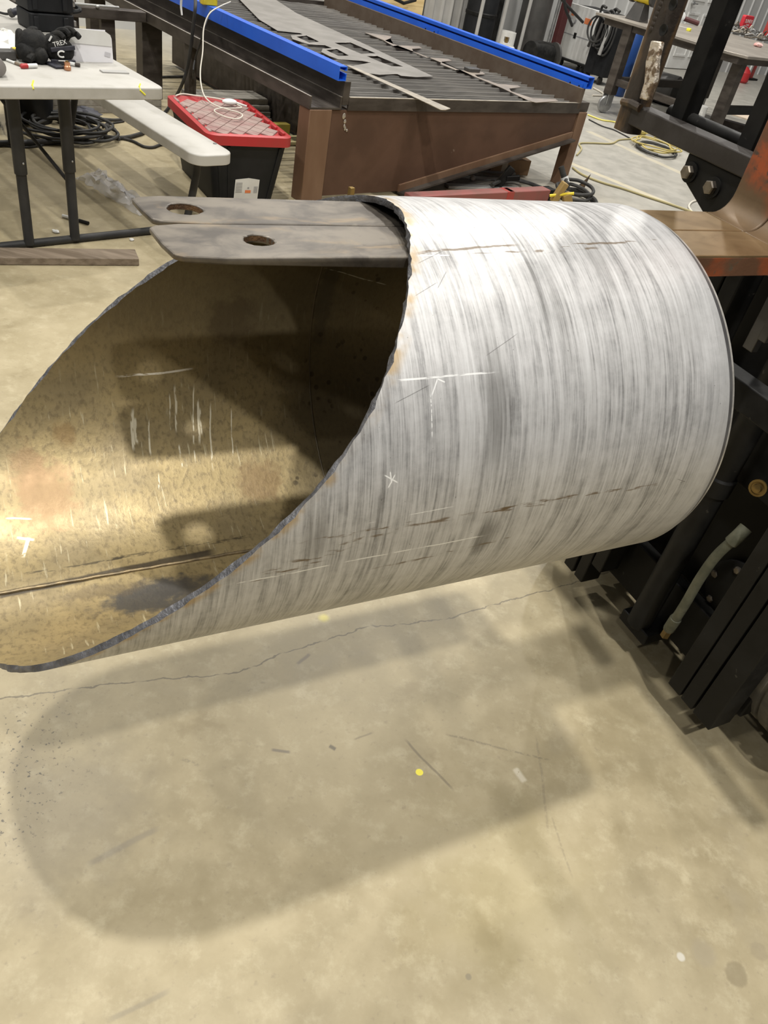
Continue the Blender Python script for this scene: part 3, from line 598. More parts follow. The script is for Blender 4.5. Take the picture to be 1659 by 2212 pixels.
# mast
for (a, b, d) in ((.712, .757, .07), (.666, .707, .09), (.60, .660, .08)):
    kT.add('mast_rail', MB().box(1.49, 1.49+d, a, b, .092, 2.3), M['black'], bev=.003)
for (a, b, d) in ((1.108, 1.15, .07), (1.155, 1.193, .07), (1.203, 1.246, .09)):
    kT.add('mast_rail', MB().box(1.49, 1.49+d, a, b, .085 if a > 1.15 else .17, 2.3), M['black'], bev=.003)
cy = kT.add('lift_cylinder', MB().lathe([(.020, .10), (.034, .115), (.034, .30), (.034, 1.12), (.027, 1.13), (.027, 2.0)], (1.535, .947, 0), 24), M['black'])
kT.add('cylinder_gland', MB().lathe([(.040, 0), (.040, .045), (.034, .05)], (1.535, .947, .60), 24), M['black'], cy)
kT.add('cylinder_foot', MB().box(1.515, 1.60, .89, 1.0, .085, .125), M['black'], bev=.004)
ct = kT.add('mast_crossmember', MB().box(1.60, 1.64, .60, 1.246, .10, .26), M['black'], bev=.004)
kT.add('mast_crossmember', MB().box(1.60, 1.64, .60, 1.246, .62, .82), M['black'], bev=.004)
hpts = [fr(atp(px, py, FK, uu, 's'), FK) for px, py, uu in ((1612, 1140, 1.53), (1592, 1160, 1.515), (1548, 1200, 1.50), (1512, 1250, 1.497), (1480, 1305, 1.50), (1452, 1348, 1.51), (1436, 1372, 1.53))]
hp = crom(hpts, 6)
ho = kT.add('hydraulic_hose', MB().tube(hp[5:-5], .0125, 12), M['hosegrey'], label='dusty grey-green hydraulic hose curving down the mast')
kT.add('hose_ferrule', MB().tube(hp[:9], .0165, 14), M['hosegrey'], ho)
kT.add('hose_ferrule', MB().tube(hp[-9:-4], .0155, 12), M['hosegrey'], ho)
kT.add('hose_union', MB().tube(hp[-5:], .013, 6), M['brass'], ho, label='brass hose union')
c = fr(atp(1632, 1055, FK, 1.56, 's'), FK)
kT.add('port_fitting', MB().lathe([(.021, 0), (.021, .006), (.016, .006), (.016, .004), (.011, .004), (.010, .016), (.003, .018)], (1.57, c.y, c.z), 18, (-1, -.3, .2)), M['brass'], label='small brass port fitting')
kT.add('chain_anchor', MB().box(1.54, 1.56, 1.035, 1.065, .93, 1.16), M['tankgrey'], bev=.002)
kT.add('chain_anchor', MB().box(1.50, 1.515, .99, 1.012, .98, 1.09), M['tankgrey'], bev=.002)
hb2 = fr(atp(1575, 1290, FK, 1.62, 's'), FK)
kT.add('axle_hub', MB().lathe([(.095, 0), (.095, .02), (.07, .03), (.03, .034)], (1.66, hb2.y, hb2.z), 24, (-1, 0, 0)), M['black'])
for k in range(6):
    a = math.radians(60*k+10); kT.add('hub_bolt', MB().lathe([(.011, 0), (.011, .012), (.008, .014)], (1.64, hb2.y+.074*math.cos(a), hb2.z+.074*math.sin(a)), 6, (-1, 0, 0)), M['bolt'])
kT.add('chassis', MB().prism([(1.70, .20), (1.66, .34), (1.66, 1.05), (1.80, 1.22), (2.25, 1.22), (2.3, .75), (3.3, .75), (3.5, .95), (3.75, .9), (3.75, .25), (3.5, .17), (1.85, .17)], 'y', .46, 1.40), M['black'], bev=.02)
kT.add('counterweight', MB().prism(rrect(3.2, 3.82, .38, 1.48, .15), 'z', .24, 1.0), M['orange'], bev=.03)
kT.add('drive_axle', MB().cyl((1.865, .3, .29), (1.865, 1.56, .29), .07, 18), M['black'])
tp = [(.10, 0), (.19, .0), (.26, .012), (.285, .035), (.29, .07)]
prof = [(.15, 0), (.255, .0), (.278, .012)]
for k in range(5):
    y = .012+k*.042; prof += [(.29, y+.006), (.29, y+.034), (.279, y+.036), (.279, y+.042)]
prof += [(.29, .228), (.278, .240), (.255, .25), (.15, .25)]
for y0 in (.405, 1.22):
    w = kT.add('drive_tyre', MB().lathe(prof, (1.865, y0, .29), 44, (0, 1, 0)), M['tyre'], label='dusty ribbed rubber tyre')
    kT.add('wheel_rim', MB().lathe([(.15, .06), (.148, .10), (.07, .12), (.03, .16)], (1.865, y0-.02, .29), 24, (0, 1, 0)), M['orange'], w)
for y0 in (.5, 1.2):
    kT.add('steer_tyre', MB().lathe([(.1, 0), (.21, 0), (.235, .03), (.235, .13), (.21, .16), (.1, .16)], (3.35, y0, .235), 32, (0, 1, 0)), M['tyre'])
# ------------------------------------------------------------------ the plasma cutting table
tT = Thing('plasma_cutting_table', 'brown steel plasma cutting table with slats and two blue rails', 'cutting table', CT, (4.1, 5.7, 0))
L0, L1 = 4.05, 7.45
ch = MB(); ch.box(2.825, 3.055, L0, L1, .535, .545); ch.box(2.825, 2.837, L0, L1, .545, .603); ch.box(3.043, 3.055, L0, L1, .545, .603)
sc = tT.add('side_channel', ch, M['darksteel'])
for (a, b) in ((2.825, 2.837), (3.043, 3.055)): tT.add('flange_edge', MB().box(a, b, L0, L1, .603, .6045), M['paleedge'], sc)
tT.add('rail_support', MB().box(3.058, 3.105, L0, L1, .56, .686), M['darksteel'], bev=.003)
tT.add('rail_support', MB().box(5.245, 5.285, L0, L1, .56, .70), mat('brown_support', (.12, .085, .06), .55, .3, (.15, .115, .085), 7), bev=.003)
ch = MB(); ch.box(5.29, 5.41, L0+.02, L1, .535, .60); tT.add('side_channel', ch, M['darksteel'])
w = .005
def rail(x0, x1, z0, z1, mirror):
    g0, g1 = z0+(z1-z0)*.52, z0+(z1-z0)*.70; xi, xo = (x0, x1) if mirror else (x1, x0); k = 1 if mirror else -1
    poly = [(xo, z0), (xi, z0), (xi, g0), (xi+k*w*2.4, g0), (xi+k*w*2.4, g0-w), (xi+k*w, g0-w), (xi+k*w, z0+w), (xo-k*w, z0+w), (xo-k*w, z1-w), (xi+k*w, z1-w), (xi+k*w, g1+w), (xi+k*w*2.4, g1+w), (xi+k*w*2.4, g1), (xi, g1), (xi, z1), (xo, z1)]
    return MB().prism(poly, 'y', L0-.01, L1)
tT.add('guide_rail', rail(2.999, 3.056, .690, .766, False), M['blue'], label='bright blue slotted guide rail')
rr = tT.add('guide_rail', rail(5.268, 5.338, .70, .778, True), M['blue'], label='bright blue slotted guide rail')
for (a, b) in ((L0+.02, L0+.17), (5.75, 5.95)):
    tT.add('rail_tab', MB().box(5.262, 5.267, a, b, .675, .725), M['blue'], rr)
    for q in (.2, .8): tT.add('screw', MB().cyl((5.262, a+(b-a)*q, .705), (5.258, a+(b-a)*q, .705), .006, 8), M['black'], rr)
fc = MB(); fc.box(3.105, 5.29, L0, L0+.012, .53, .600); fc.box(3.105, 5.29, L0+.012, L0+.06, .53, .54)
fco = tT.add('front_channel', fc, M['darksteel']); tT.add('flange_edge', MB().box(3.11, 5.26, L0-.001, L0+.018, .600, .603), M['paleedge'], fco)
tT.add('rear_channel', MB().box(2.83, 5.40, L1, L1+.05, .53, .62), M['darksteel'])
hp_ = MB().prism([(2.99, .53), (5.285, .53), (5.285, .355), (3.62, .03), (2.99, .03)], 'y', L0+.012, L0+.018)
ho_ = tT.add('hopper_panel', hp_, M['rustbrown'], label='brown primer hopper front panel')
def slopebar(dz, t, y0, y1): return MB().prism([(5.285, .355+dz), (5.285, .355+dz+t), (3.62, .03+dz+t), (3.62, .03+dz)], 'y', y0, y1)
tT.add('hopper_trim', slopebar(-.002, .045, L0-.004, L0+.012), M['legbrown'], ho_)
tT.add('hopper_trim', slopebar(-.012, .012, L0-.05, L0+.012), M['darksteel'], ho_)
tT.add('hopper_floor', MB().prism([(5.285, .35), (5.285, .356), (3.62, .031), (3.62, .025)], 'y', L0+.018, L1-.02), M['rustbrown'])
tT.add('hopper_panel', MB().box(3.62, 3.627, L0+.018, L1-.02, .03, .53), M['darksteel'])
dg = MB(); q = fr(atp(745, 252, CT, L0), CT)
for (a, b, r) in ((0, 0, .012), (.012, -.03, .009), (.012, -.055, .007), (.02, -.07, .008), (.035, -.08, .006)): dg.blob((q.x+a, L0+.008, q.z+b), r, .004, r*1.4, 8, 6, .3, seed=3)
tT.add('weld_drip', dg, M['paleedge'], ho_, label='pale weld drips on the panel')
def leg(x0, x1, y0, y1, z1, mt=None): return tT.add('leg', MB().box(x0, x1, y0, y1, 0, z1), mt or M['legbrown'], bev=.004)
leg(2.83, 2.988, L0-.005, L0+.11, .534)
leg(5.30, 5.395, L0+.0, L0+.09, .535); leg(2.84, 2.90, 5.57, 5.64, .535, M['darksteel']); leg(2.83, 2.99, 6.30, 6.42, .535, M['darksteel']); leg(5.30, 5.395, L1-.12, L1-.02, .535); leg(2.84, 2.98, L1-.12, L1-.02, .535, M['darksteel'])
ns = 39
me_s = None
for i in range(ns):
    l_ = L0+.075+i*.0855
    if me_s is None:
        sm = MB(); N = 26; top = []
        rnd = random.Random(5)
        for k in range(N+1): top.append((3.107+(5.243-3.107)*k/N, .597+(rnd.random()-.5)*.006))
        sm.prism(top+[(5.243, .50), (3.107, .50)], 'y', -.002, .002)
        me_s = mesh_of('slat', sm, M['slat'], Vector((0, 0, 0)))
    so = bpy.data.objects.new('slat', me_s); COL.objects.link(so); so.parent = tT.root
    so.location = Vector((0, l_, 0))-tT.org
    so.rotation_euler = ((random.random()-.5)*.16, 0, (random.random()-.5)*.004)
# steel offcuts lying on the slats
ZS = .6025
def plan(pxs, z): return [(lambda v: (v.x, v.y))(atf(px, py, z, CT)) for px, py in pxs]
def plate(name, label, cat, outer, holes, z, th, mt, group=None):
    o2 = plan(outer, z); cx = sum(p[0] for p in o2)/len(o2); cy = sum(p[1] for p in o2)/len(o2)
    sh = lambda L: [(a-cx, b-cy) for a, b in L]
    me = flat_mesh(name, sh(o2), [sh(plan(h, z)) for h in holes], th, mt)
    o = bpy.data.objects.new(name, me); COL.objects.link(o); o.location = uvw(CT, cx, cy, z); o.rotation_euler = (0, 0, math.radians(CT))
    o['label'] = label; o['category'] = cat
    if group: o['group'] = group
    return o
plate('sheet_offcut', 'big grey steel sheet with cut-out windows lying on the slats', 'steel sheet',
      [(505, -14), (575, -14), (640, 28), (790, 96), (936, 165), (900, 166), (866, 163), (858, 159), (820, 161), (790, 157), (770, 151), (756, 143), (790, 137), (803, 134), (782, 131), (730, 127), (712, 121), (694, 112), (697, 105), (718, 104), (702, 97), (668, 95), (650, 90), (632, 84), (628, 76), (655, 74), (648, 71), (600, 66), (560, 42)],
      [[(722, 92), (757, 91), (812, 115), (780, 116)], [(792, 121), (815, 120), (872, 144), (846, 143), (820, 133)], [(640, 79), (662, 76), (690, 90), (668, 92)], [(704, 108), (728, 105), (754, 120), (732, 121)]], .6075, .004, M['sheet'])
plate('strip_offcut', 'narrow steel strip poking out past the front edge of the cutting table', 'steel strip',
      [(748, 141), (757, 141), (835, 175), (905, 205), (973, 234), (962, 237), (952, 236), (880, 202), (800, 165)], [], .6135, .005, M['paleedge'])
fb = [(788, 70), (846, 78), (843, 83), (830, 88), (850, 99), (868, 98), (905, 100), (912, 104), (890, 105), (893, 112), (922, 124), (968, 127), (976, 131), (955, 133), (951, 138), (985, 151), (1042, 155), (1048, 160), (1025, 161), (1032, 166), (1075, 181), (1118, 184), (1125, 188), (1100, 191), (1104, 197), (1150, 212), (1200, 214), (1206, 218), (1158, 221), (1140, 216), (1085, 190), (1020, 163), (930, 125), (850, 95)]
plate('skeleton_strip', 'comb-shaped steel skeleton strip with hooked teeth on the slats', 'steel strip', fb, [], .6075, .004, mat('skeleton_steel', (.42, .36, .30), .4, .55, (.33, .29, .25), 9))
c = atf(1020, 152, .6125, CT); single('dark_offcut', 'small dark round-ended steel block resting on the skeleton strip', 'steel piece', MB().prism(rrect(c.x-.075, c.x+.06, c.y-.045, c.y+.035, .028), 'z', .6078, .632), M['tankgrey'], CT, bev=.004)
# yellow junction box on the rail with its leads
c0 = atf(440, 12, .768, CT); c1 = atf(493, 12, .768, CT)
yb = Thing('junction_box', 'yellow electrical box with black holes clipped on the blue rail', 'electrical box', CT, (3.02, c0.y, .767))
yb.add('cover', MB().box(2.965, 3.075, c1.y-.02, c0.y+.03, .767, .89), M['yellow'], bev=.004)
yb.add('clamp', MB().box(2.98, 3.04, c0.y+.032, c0.y+.12, .767, .87), M['lightgrey'], bev=.004)
yb.add('knockout', MB().cyl((3.0, c1.y-.018, .83), (3.0, c1.y-.026, .83), .016, 14), M['black']); yb.add('knockout', MB().cyl((3.05, c1.y-.018, .80), (3.05, c1.y-.026, .80), .014, 14), M['black'])
yb.add('cable_gland', MB().cyl((3.04, c1.y-.02, .85), (3.05, c1.y-.10, .855), .014, 12, r1=.008), M['galv'])
def path(pxs, n=5): return crom([at(px, py, z) if not isinstance(z, tuple) else atp(px, py, CT, z[1], z[0]) for px, py, z in pxs], n)
S_ = ('s', 2.80)
single('grey_hose', 'thick grey hose dropping from the yellow box to the floor', 'hose', MB().tube(path([(421, -10, ('s', 2.9)), (422, 14, ('s', 2.81)), (417, 60, S_), (411, 110, S_), (404, 150, S_), (392, 185, S_), (376, 215, .05), (362, 236, .012), (345, 255, .012)]), .011, 8), M['greytube'])
single('grey_lead', 'thin grey lead hanging beside the thick grey hose', 'cable', MB().tube(path([(455, 22, ('s', 2.95)), (441, 60, S_), (432, 95, S_), (421, 130, S_), (417, 165, S_), (416, 195, .02), (410, 210, .008)]), .006, 8), M['greytube'])
single('inflator_tip', 'short white nozzle hanging against the table side channel', 'nozzle', MB().tube(path([(392, -4, ('s', 2.815)), (391, 12, ('s', 2.815)), (392, 24, ('s', 2.815)), (393, 33, ('s', 2.815))], 3), .008, 10, r1=.006), M['white'])
# stand beside the table, far side
stT = Thing('steel_stand', 'dark brown steel stand with a wide top beam beside the cutting table', 'stand', CT, (2.35, 6.25, 0))
stT.add('top_beam', MB().box(1.9, 2.82, 6.20, 6.29, .535, .60), M['darksteel'], bev=.004)
stT.add('post', MB().box(2.12, 2.34, 6.24, 6.29, 0, .535), M['darksteel'], bev=.004)
stT.add('post', MB().box(2.50, 2.60, 6.24, 6.29, 0, .535), M['darksteel'], bev=.004)
stT.add('upright', MB().box(2.1, 2.35, 6.30, 6.36, .60, .98), M['rustbrown'], bev=.004)
stT.add('clamp_bar', MB().tube([(2.30, 6.21, .615), (2.62, 6.21, .615)], .008, 8), M['galv']); stT.add('clamp_knob', MB().blob((2.46, 6.20, .612), .017, .017, .013), M['galv'])
# timber and boards stored below the table
def board(label, a, b, w, z0, z1, mt, group=None, name='board', deg=0):
    A, B = Vector((a[0], a[1], 0)), Vector((b[0], b[1], 0)); d = (B-A).normalized(); n_ = Vector((-d.y, d.x, 0))*w/2
    mb = MB().loops([tuple(p+Vector((0, 0, z0))) for p in (A-n_, B-n_, B+n_, A+n_)], [tuple(p+Vector((0, 0, z1))) for p in (A-n_, B-n_, B+n_, A+n_)])
    return single(name, label, 'board', mb, mt, group=group, bev=.003)
# the stack shows between the tote and the table leg
base = uvw(CT, 3.25, 5.85)
for k in range(4):
    board('%s grey plank of the stack under the cutting table' % ('lowest', 'second lowest', 'second highest', 'topmost')[k], uvw(CT, 2.92+.02*k, 5.80+k*.015), uvw(CT, 3.60, 5.80+k*.015), .30-.02*k, .001+k*.041, .040+k*.041, M['greyboard'])
board('yellow painted beam lying in front of the grey plank stack', uvw(CT, 2.75, 5.42), uvw(CT, 3.60, 5.42), .07, .002, .075, mat('yellow_olive', (.33, .26, .04), .6, 0, (.25, .2, .05), 8))
board('pale yellow plank on the floor in front of the yellow beam', uvw(CT, 2.7, 5.20), uvw(CT, 3.60, 5.20), .16, .002, .03, mat('pale_yellow_wood', (.46, .40, .20), .7, 0, (.36, .31, .17), 6, stretch=(.5, 6, 6)))
for k in range(3):
    board(('grey plank stacked behind the tote, lowest', 'grey plank stacked behind the tote, middle one', 'grey plank stacked behind the tote, on top')[k], uvw(CT, 2.0, 5.99), uvw(CT, 2.80, 5.99), .14, .001+k*.046, .046+k*.046, M['greyboard'])
# ------------------------------------------------------------------ tote with red lid
a0, a1, a2 = at(451, 293, .40), at(634, 301, .40), at(541, 213, .40)
TD = math.degrees(math.atan2(a1.y-a0.y, a1.x-a0.x))
f0 = fr(a0, TD); f1 = fr(a1, TD); f2 = fr(a2, TD)
x0, x1, y0, y1 = f0.x-.005, f1.x+.005, f0.y, f0.y+.80
oT = Thing('storage_tote', 'black plastic storage tote with a dusty red snap lid', 'storage tote', TD, ((x0+x1)/2, (y0+y1)/2, 0))
bd = MB(); A = [(x, y, .0) for x, y in rrect(x0+.075, x1-.075, y0+.075, y1-.075, .04)]; B = [(x, y, .365) for x, y in rrect(x0+.022, x1-.022, y0+.022, y1-.022, .045)]
bd.loops(A, B); tb = oT.add('body', bd, M['blackplastic'])
for k in (0, 1, 6):
    xx = x0+.07+(x1-x0-.14)*k/6
    oT.add('body_rib', MB().loops([(xx-.008+(.5-k/6)*.09, y0+.078, .01), (xx+.008+(.5-k/6)*.09, y0+.078, .01), (xx+.008+(.5-k/6)*.09, y0+.07, .01), (xx-.008+(.5-k/6)*.09, y0+.07, .01)], [(xx-.008, y0+.028, .34), (xx+.008, y0+.028, .34), (xx+.008, y0+.019, .34), (xx-.008, y0+.019, .34)]), M['blackplastic'], tb)
ld = MB(); lo = rrect(x0, x1, y0, y1, .06); li = rrect(x0+.022, x1-.022, y0+.022, y1-.022, .045)
ld.loops([(x, y, .352) for x, y in lo], [(x, y, .402) for x, y in lo], 0, False, False)
ld.loops([(x, y, .402) for x, y in lo], [(x, y, .408) for x, y in li], 0, False, False)
ld.loops([(x, y, .408) for x, y in li], [(x, y, .390) for x, y in rrect(x0+.04, x1-.04, y0+.04, y1-.04, .04)], 0, False, True)
lid = oT.add('lid', ld, M['red'], label='red snap lid with a dusty quilted top')
GX, GY = 5, 8; px0, px1, py0, py1 = x0+.055, x1-.055, y0+.055, y1-.055
# quilted pads turned 45 degrees, clipped to the lid field
st = .088
for i in range(-9, 10):
    for j in range(-9, 10):
        cx_, cy_ = (px0+px1)/2+(i-j)*st/1.414*.72, (py0+py1)/2+(i+j)*st/1.414*.95
        if not (px0+.02 < cx_ < px1-.02 and py0+.03 < cy_ < py1-.03): continue
        hx, hy = st/1.414*.72-.0022, st/1.414*.95-.0022
        pd = [(cx_-hx, cy_), (cx_, cy_-hy), (cx_+hx, cy_), (cx_, cy_+hy)]
        oT.add('lid_pad', MB().loops([(x, y, .389) for x, y in pd], [(cx_+(x-cx_)*.975, cy_+(y-cy_)*.975, .397) for x, y in pd]), M['dustyred'], lid)
for k in range(6):
    yy = y0+.05+k*(y1-y0-.1)/6
    oT.add('lid_rib', MB().box(x0+.026, x0+.044, yy+.015, yy+.09, .392, .409), M['dustyred'], lid, bev=.003); oT.add('lid_rib', MB().box(x1-.044, x1-.026, yy+.02, yy+.085, .392, .412), M['red'], lid, bev=.003)
lbx0, lbx1 = (lambda a, b: (fr(a, TD).x, fr(b, TD).x))(atp(511, 400, TD, y0+.03), atp(563, 400, TD, y0+.03))
lz = fr(atp(535, 388, TD, y0+.035), TD).z
sy = lambda z: y0+.075-.053*z/.365-.0015
lb = MB().loops([(lbx0, sy(lz-.13), lz-.13), (lbx1, sy(lz-.13), lz-.13), (lbx1, sy(lz-.005), lz-.005), (lbx0+.08, sy(lz+.004), lz+.004), (lbx0, sy(lz-.006), lz-.006)], [(lbx0, sy(lz-.13)-.001, lz-.13), (lbx1, sy(lz-.13)-.001, lz-.13), (lbx1, sy(lz-.005)-.001, lz-.005), (lbx0+.08, sy(lz+.004)-.001, lz+.004), (lbx0, sy(lz-.006)-.001, lz-.006)])
lbo = oT.add('label_sticker', lb, M['white'], label='creased white paper label with an orange block')
def onlab(xa, xb, za, zb, mt, nm): oT.add(nm, MB().loops([(xa, sy(zb)-.0016, zb), (xb, sy(zb)-.0016, zb), (xb, sy(za)-.0016, za), (xa, sy(za)-.0016, za)], [(xa, sy(zb)-.0022, zb), (xb, sy(zb)-.0022, zb), (xb, sy(za)-.0022, za), (xa, sy(za)-.0022, za)]), mt, lbo)
for k in range(7): onlab(lbx0+.006, lbx0+.045, lz-.024-k*.009, lz-.027-k*.009, M['greyprint'], 'print_line')
onlab(lbx0+.065, lbx0+.10, lz-.085, lz-.068, M['orangelogo'], 'orange_block'); onlab(lbx0+.078, lbx0+.088, lz-.06, lz-.05, M['greyprint'], 'print_mark')
for k in range(5): onlab(lbx1-.03+k*.005, lbx1-.0275+k*.005, lz-.085, lz-.045, M['greyprint'], 'bar_mark')
# white charging lead and plug on the lid
lp = [(498, 4, ('s', 3.05)), (475, 14, ('s', 2.95)), (452, 30, ('s', 2.84)), (440, 62, ('s', 2.78)), (438, 110, ('s', 2.72)), (433, 150, ('s', 2.66)), (434, 180, ('s', 2.6)), (442, 208, .43), (462, 226, .415), (490, 236, .413), (515, 243, .413), (524, 250, .413), (512, 257, .413), (485, 252, .413), (463, 240, .413), (475, 234, .413), (500, 234, .413), (522, 232, .42), (500, 222, .413), (470, 213, .413), (425, 207, .415), (395, 203, .415), (379, 207, .41)]
single('white_cable', 'white lead hanging from the yellow box and looped on the red lid', 'cable', MB().tube(path(lp, 6), .0042, 8), M['cordpale'])
c = at(496, 226, .412); chg = Thing('plug_adapter', 'white plug adapter lying on the red lid', 'charger', TD, fr(c, TD))
ff = fr(c, TD); chg.add('housing', MB().blob((ff.x, ff.y, .427), .048, .032, .018, 16, 10), M['white']); chg.add('strain_relief', MB().cyl((ff.x+.04, ff.y, .424), (ff.x+.10, ff.y-.03, .416), .008, 10, r1=.005), M['white'])
# ------------------------------------------------------------------ picnic table
PT = 48.6
nT = Thing('picnic_table', 'off-white plastic folding picnic table with dark grey tube legs', 'picnic table', PT, (1.5, 4.4, 0))
ZT = .735
def slab(x0, x1, y0, y1, z0, z1, r, ch):
    mb = MB(); a = rrect(x0, x1, y0, y1, r, 6); b = rrect(x0+ch, x1-ch, y0+ch, y1-ch, max(r-ch, .006), 6)
    mb.loops([(p, q, z0) for p, q in a], [(p, q, z1-ch*.6) for p, q in a], 0, True, False)
    mb.loops([(p, q, z1-ch*.6) for p, q in a], [(p, q, z1) for p, q in b], 0, False, True); return mb
top = nT.add('tabletop', slab(1.13, 1.895, 3.515, 5.34, .683, ZT, .035, .010), M['whiteplastic'], bev=.003)
nT.add('bench_seat', slab(2.045, 2.275, 3.50, 5.34, .388, .442, .07, .010), M['whiteplastic'], bev=.003); nT.add('bench_seat', slab(.745, .975, 3.50, 5.34, .388, .442, .07, .010), M['whiteplastic'], bev=.003)
for (px, py, px2, py2) in ((72, 174, 71, 192), (303, 181, 314, 205)):
    a = fr(atp(px, 188.5, PT, 3.513), PT); b = fr(atp(px2, py2, PT, 3.513), PT); c = atf(px, py, ZT+.001, PT)
    nT.add('crayon_mark', MB().tube([(c.x, c.y, ZT+.0004), (a.x, 3.523, ZT+.0002), (a.x, 3.514, ZT-.012), (b.x, 3.514, b.z)], .0034, 6), M['yellowmark'], top, label='yellow crayon mark over the table edge')
bs = atf(592/3.606+300, 1120/3.606, .442, PT)
for l_ in (3.675, 5.13):
    for s_ in (1.275, 1.495, 1.75) if l_ > 4 else (1.275, 1.495):
        lg = nT.add('leg', MB().cyl((s_, l_, .02), (s_, l_, .683), .0225, 16), M['greytube'])
        nT.add('leg_sleeve', MB().cyl((s_, l_, .34), (s_, l_, .683), .0275, 16), M['greytube'], lg)
        nT.add('leg_button', MB().blob((s_+.006, l_-.026, .39), .005, .004, .005, 8, 6), M['galv'], lg)
    nT.add('floor_bar', MB().tube(crom([(.70, l_+.01, .018), (1.2, l_+.01, .018), (1.8, l_+.01, .018), (2.12, l_+.01, .022)], 4), .0185, 14), M['greytube'])
    for (sa, sb, sc_) in ((2.10, 2.19, 2.12), (.72, .80, .90)):
        nT.add('bench_leg', MB().tube(crom([(sa, l_+.01, .022), (sa+.01, l_+.012, .05), (sb-.02, l_+.02, .30), (sb-.03, l_+.02, .388)], 5), .020, 14), M['greytube'])
nT.add('brace', MB().cyl((1.482, 3.69, .30), (1.31, 4.30, .66), .0085, 10), M['greytube']); nT.add('under_rail', MB().box(1.3, 1.33, 3.75, 5.1, .655, .683), M['greytube'])
nT.add('seat_bolt', MB().lathe([(.010, 0), (.009, .004), (.004, .0045)], (bs.x, bs.y, .442), 10), M['galv'])
# ------------------------------------------------------------------ things on the picnic table
def on(px, py, z=ZT): return atf(px, py, z, PT)
# black stacked case
c = on(150, 72); cs = Thing('parts_case', 'tall black stacked tool case with grey latches on the picnic table', 'tool case', PT, (c.x-.10, c.y+.08, ZT))
for k in range(4):
    cs.add('drawer_unit', MB().prism(rrect(c.x-.20, c.x+.03, c.y-.01, c.y+.17, .018), 'z', ZT+.002+k*.086, ZT+.082+k*.086), M['blackplastic'], bev=.006)
    for q in (-.17, -.02):
        cs.add('side_ridge', MB().box(c.x+q-.012, c.x+q+.012, c.y-.022, c.y-.009, ZT+.012+k*.086, ZT+.07+k*.086), M['blackplastic'], bev=.003)
    cs.add('latch', MB().box(c.x+.028, c.x+.046, c.y+.01, c.y+.07, ZT+.03+k*.086, ZT+.055+k*.086), M['galv'], bev=.003, label='grey latch')
cs.add('latch_plate', MB().box(c.x+.03, c.x+.042, c.y+.0, c.y+.05, ZT+.14, ZT+.24), M['lightgrey'], bev=.004); cs.add('handle', MB().tube(crom([(c.x+.03, c.y+.03, ZT+.09), (c.x+.07, c.y+.02, ZT+.10), (c.x+.075, c.y+.06, ZT+.11), (c.x+.03, c.y+.09, ZT+.12)], 4), .011, 8), M['blackplastic'])
# black work gloves
g = on(116, 140); gl = Thing('work_gloves', 'pair of black work gloves with white lettering heaped on the picnic table', 'gloves', PT, (g.x, g.y, ZT))
gm_ = MB()
gm_.blob((g.x-.055, g.y+.06, ZT+.062), .075, .06, .062, 18, 12, .10, .3, 1); gm_.blob((g.x-.10, g.y+.035, ZT+.04), .045, .05, .04, 14, 10, .12, 0, 2)
gm_.blob((g.x-.055, g.y+.01, ZT+.034), .035, .04, .034, 14, 10, .12, 0, 4)
for (a, b) in (((-.12, .06, .05), (-.095, .10, .10)), ((-.09, .0, .03), (-.115, -.02, .02)), ((-.075, .07, .10), (-.03, .085, .115))):
    gm_.tube(crom([(g.x+a[0], g.y+a[1], ZT+a[2]), (g.x+(a[0]+b[0])/2, g.y+(a[1]+b[1])/2, ZT+max(a[2], b[2])), (g.x+b[0], g.y+b[1], ZT+b[2])], 5), .018, 10, r1=.014)
ga = gl.add('glove', gm_, M['glovecloth'])
gm2 = MB(); gm2.blob((g.x+.045, g.y+.03, ZT+.05), .066, .040, .052, 20, 12, .05, .05, 5); gm2.blob((g.x+.03, g.y+.045, ZT+.08), .055, .035, .035, 16, 10, .08, .1, 6)
for k, (dx, dz, ln) in enumerate(((.02, .10, .05), (.045, .115, .06), (.07, .12, .055), (.09, .105, .045))):
    gm2.tube(crom([(g.x+dx-.02, g.y+.045, ZT+dz-.03), (g.x+dx+.005, g.y+.045, ZT+dz+.005), (g.x+dx+.03, g.y+.03, ZT+dz+.016), (g.x+dx+.042, g.y+.012, ZT+dz+.004)], 5), .0155, 10, r1=.012)
gb = gl.add('glove', gm2, M['glovecloth'])
fy = g.y-.0125
gl.add('knuckle_guard', MB().obox((g.x+.045, fy+.006, ZT+.066), .055, .004, .009, 0, -.12), M['navy'], gb, bev=.003); gl.add('hem', MB().obox((g.x+.045, fy+.012, ZT+.012), .055, .006, .010), M['navy'], gb, bev=.003)
tm = text_mesh('glove_lettering', 'TREX', .026, M['white']); tx = gl.addmesh('glove_lettering', tm, gb, 'white letters TREX'); tx.location = Vector((g.x+.03, fy-.001, ZT+.088))-gl.org; tx.rotation_euler = (math.radians(80), math.radians(-14), 0)
cm = MB(); pts = [(g.x+.035+.017*math.cos(a), fy-.001, ZT+.046+.012*math.sin(a)) for a in [math.radians(50+28*k) for k in range(10)]]
cm.tube(pts, .0036, 8); gl.add('glove_logo', cm, M['white'], gb, label='white curved C mark')
gl.add('glove_logo', MB().box(g.x+.018, g.x+.058, fy-.0015, fy+.002, ZT+.018, ZT+.022), M['white'], gb, label='white dash')
gl.add('glove_logo', MB().obox((g.x+.0, g.y+.012, ZT+.10), .003, .002, .012, 0, .6), M['white'], ga)
gl.add('wrist_strap', MB().obox((g.x-.012, g.y-.03, ZT+.006), .018, .045, .004, .15), M['navy'], ga, bev=.002); gl.add('wrist_strap', MB().obox((g.x+.012, g.y-.035, ZT+.006), .006, .05, .005, .15), M['greytube'], ga, bev=.002)
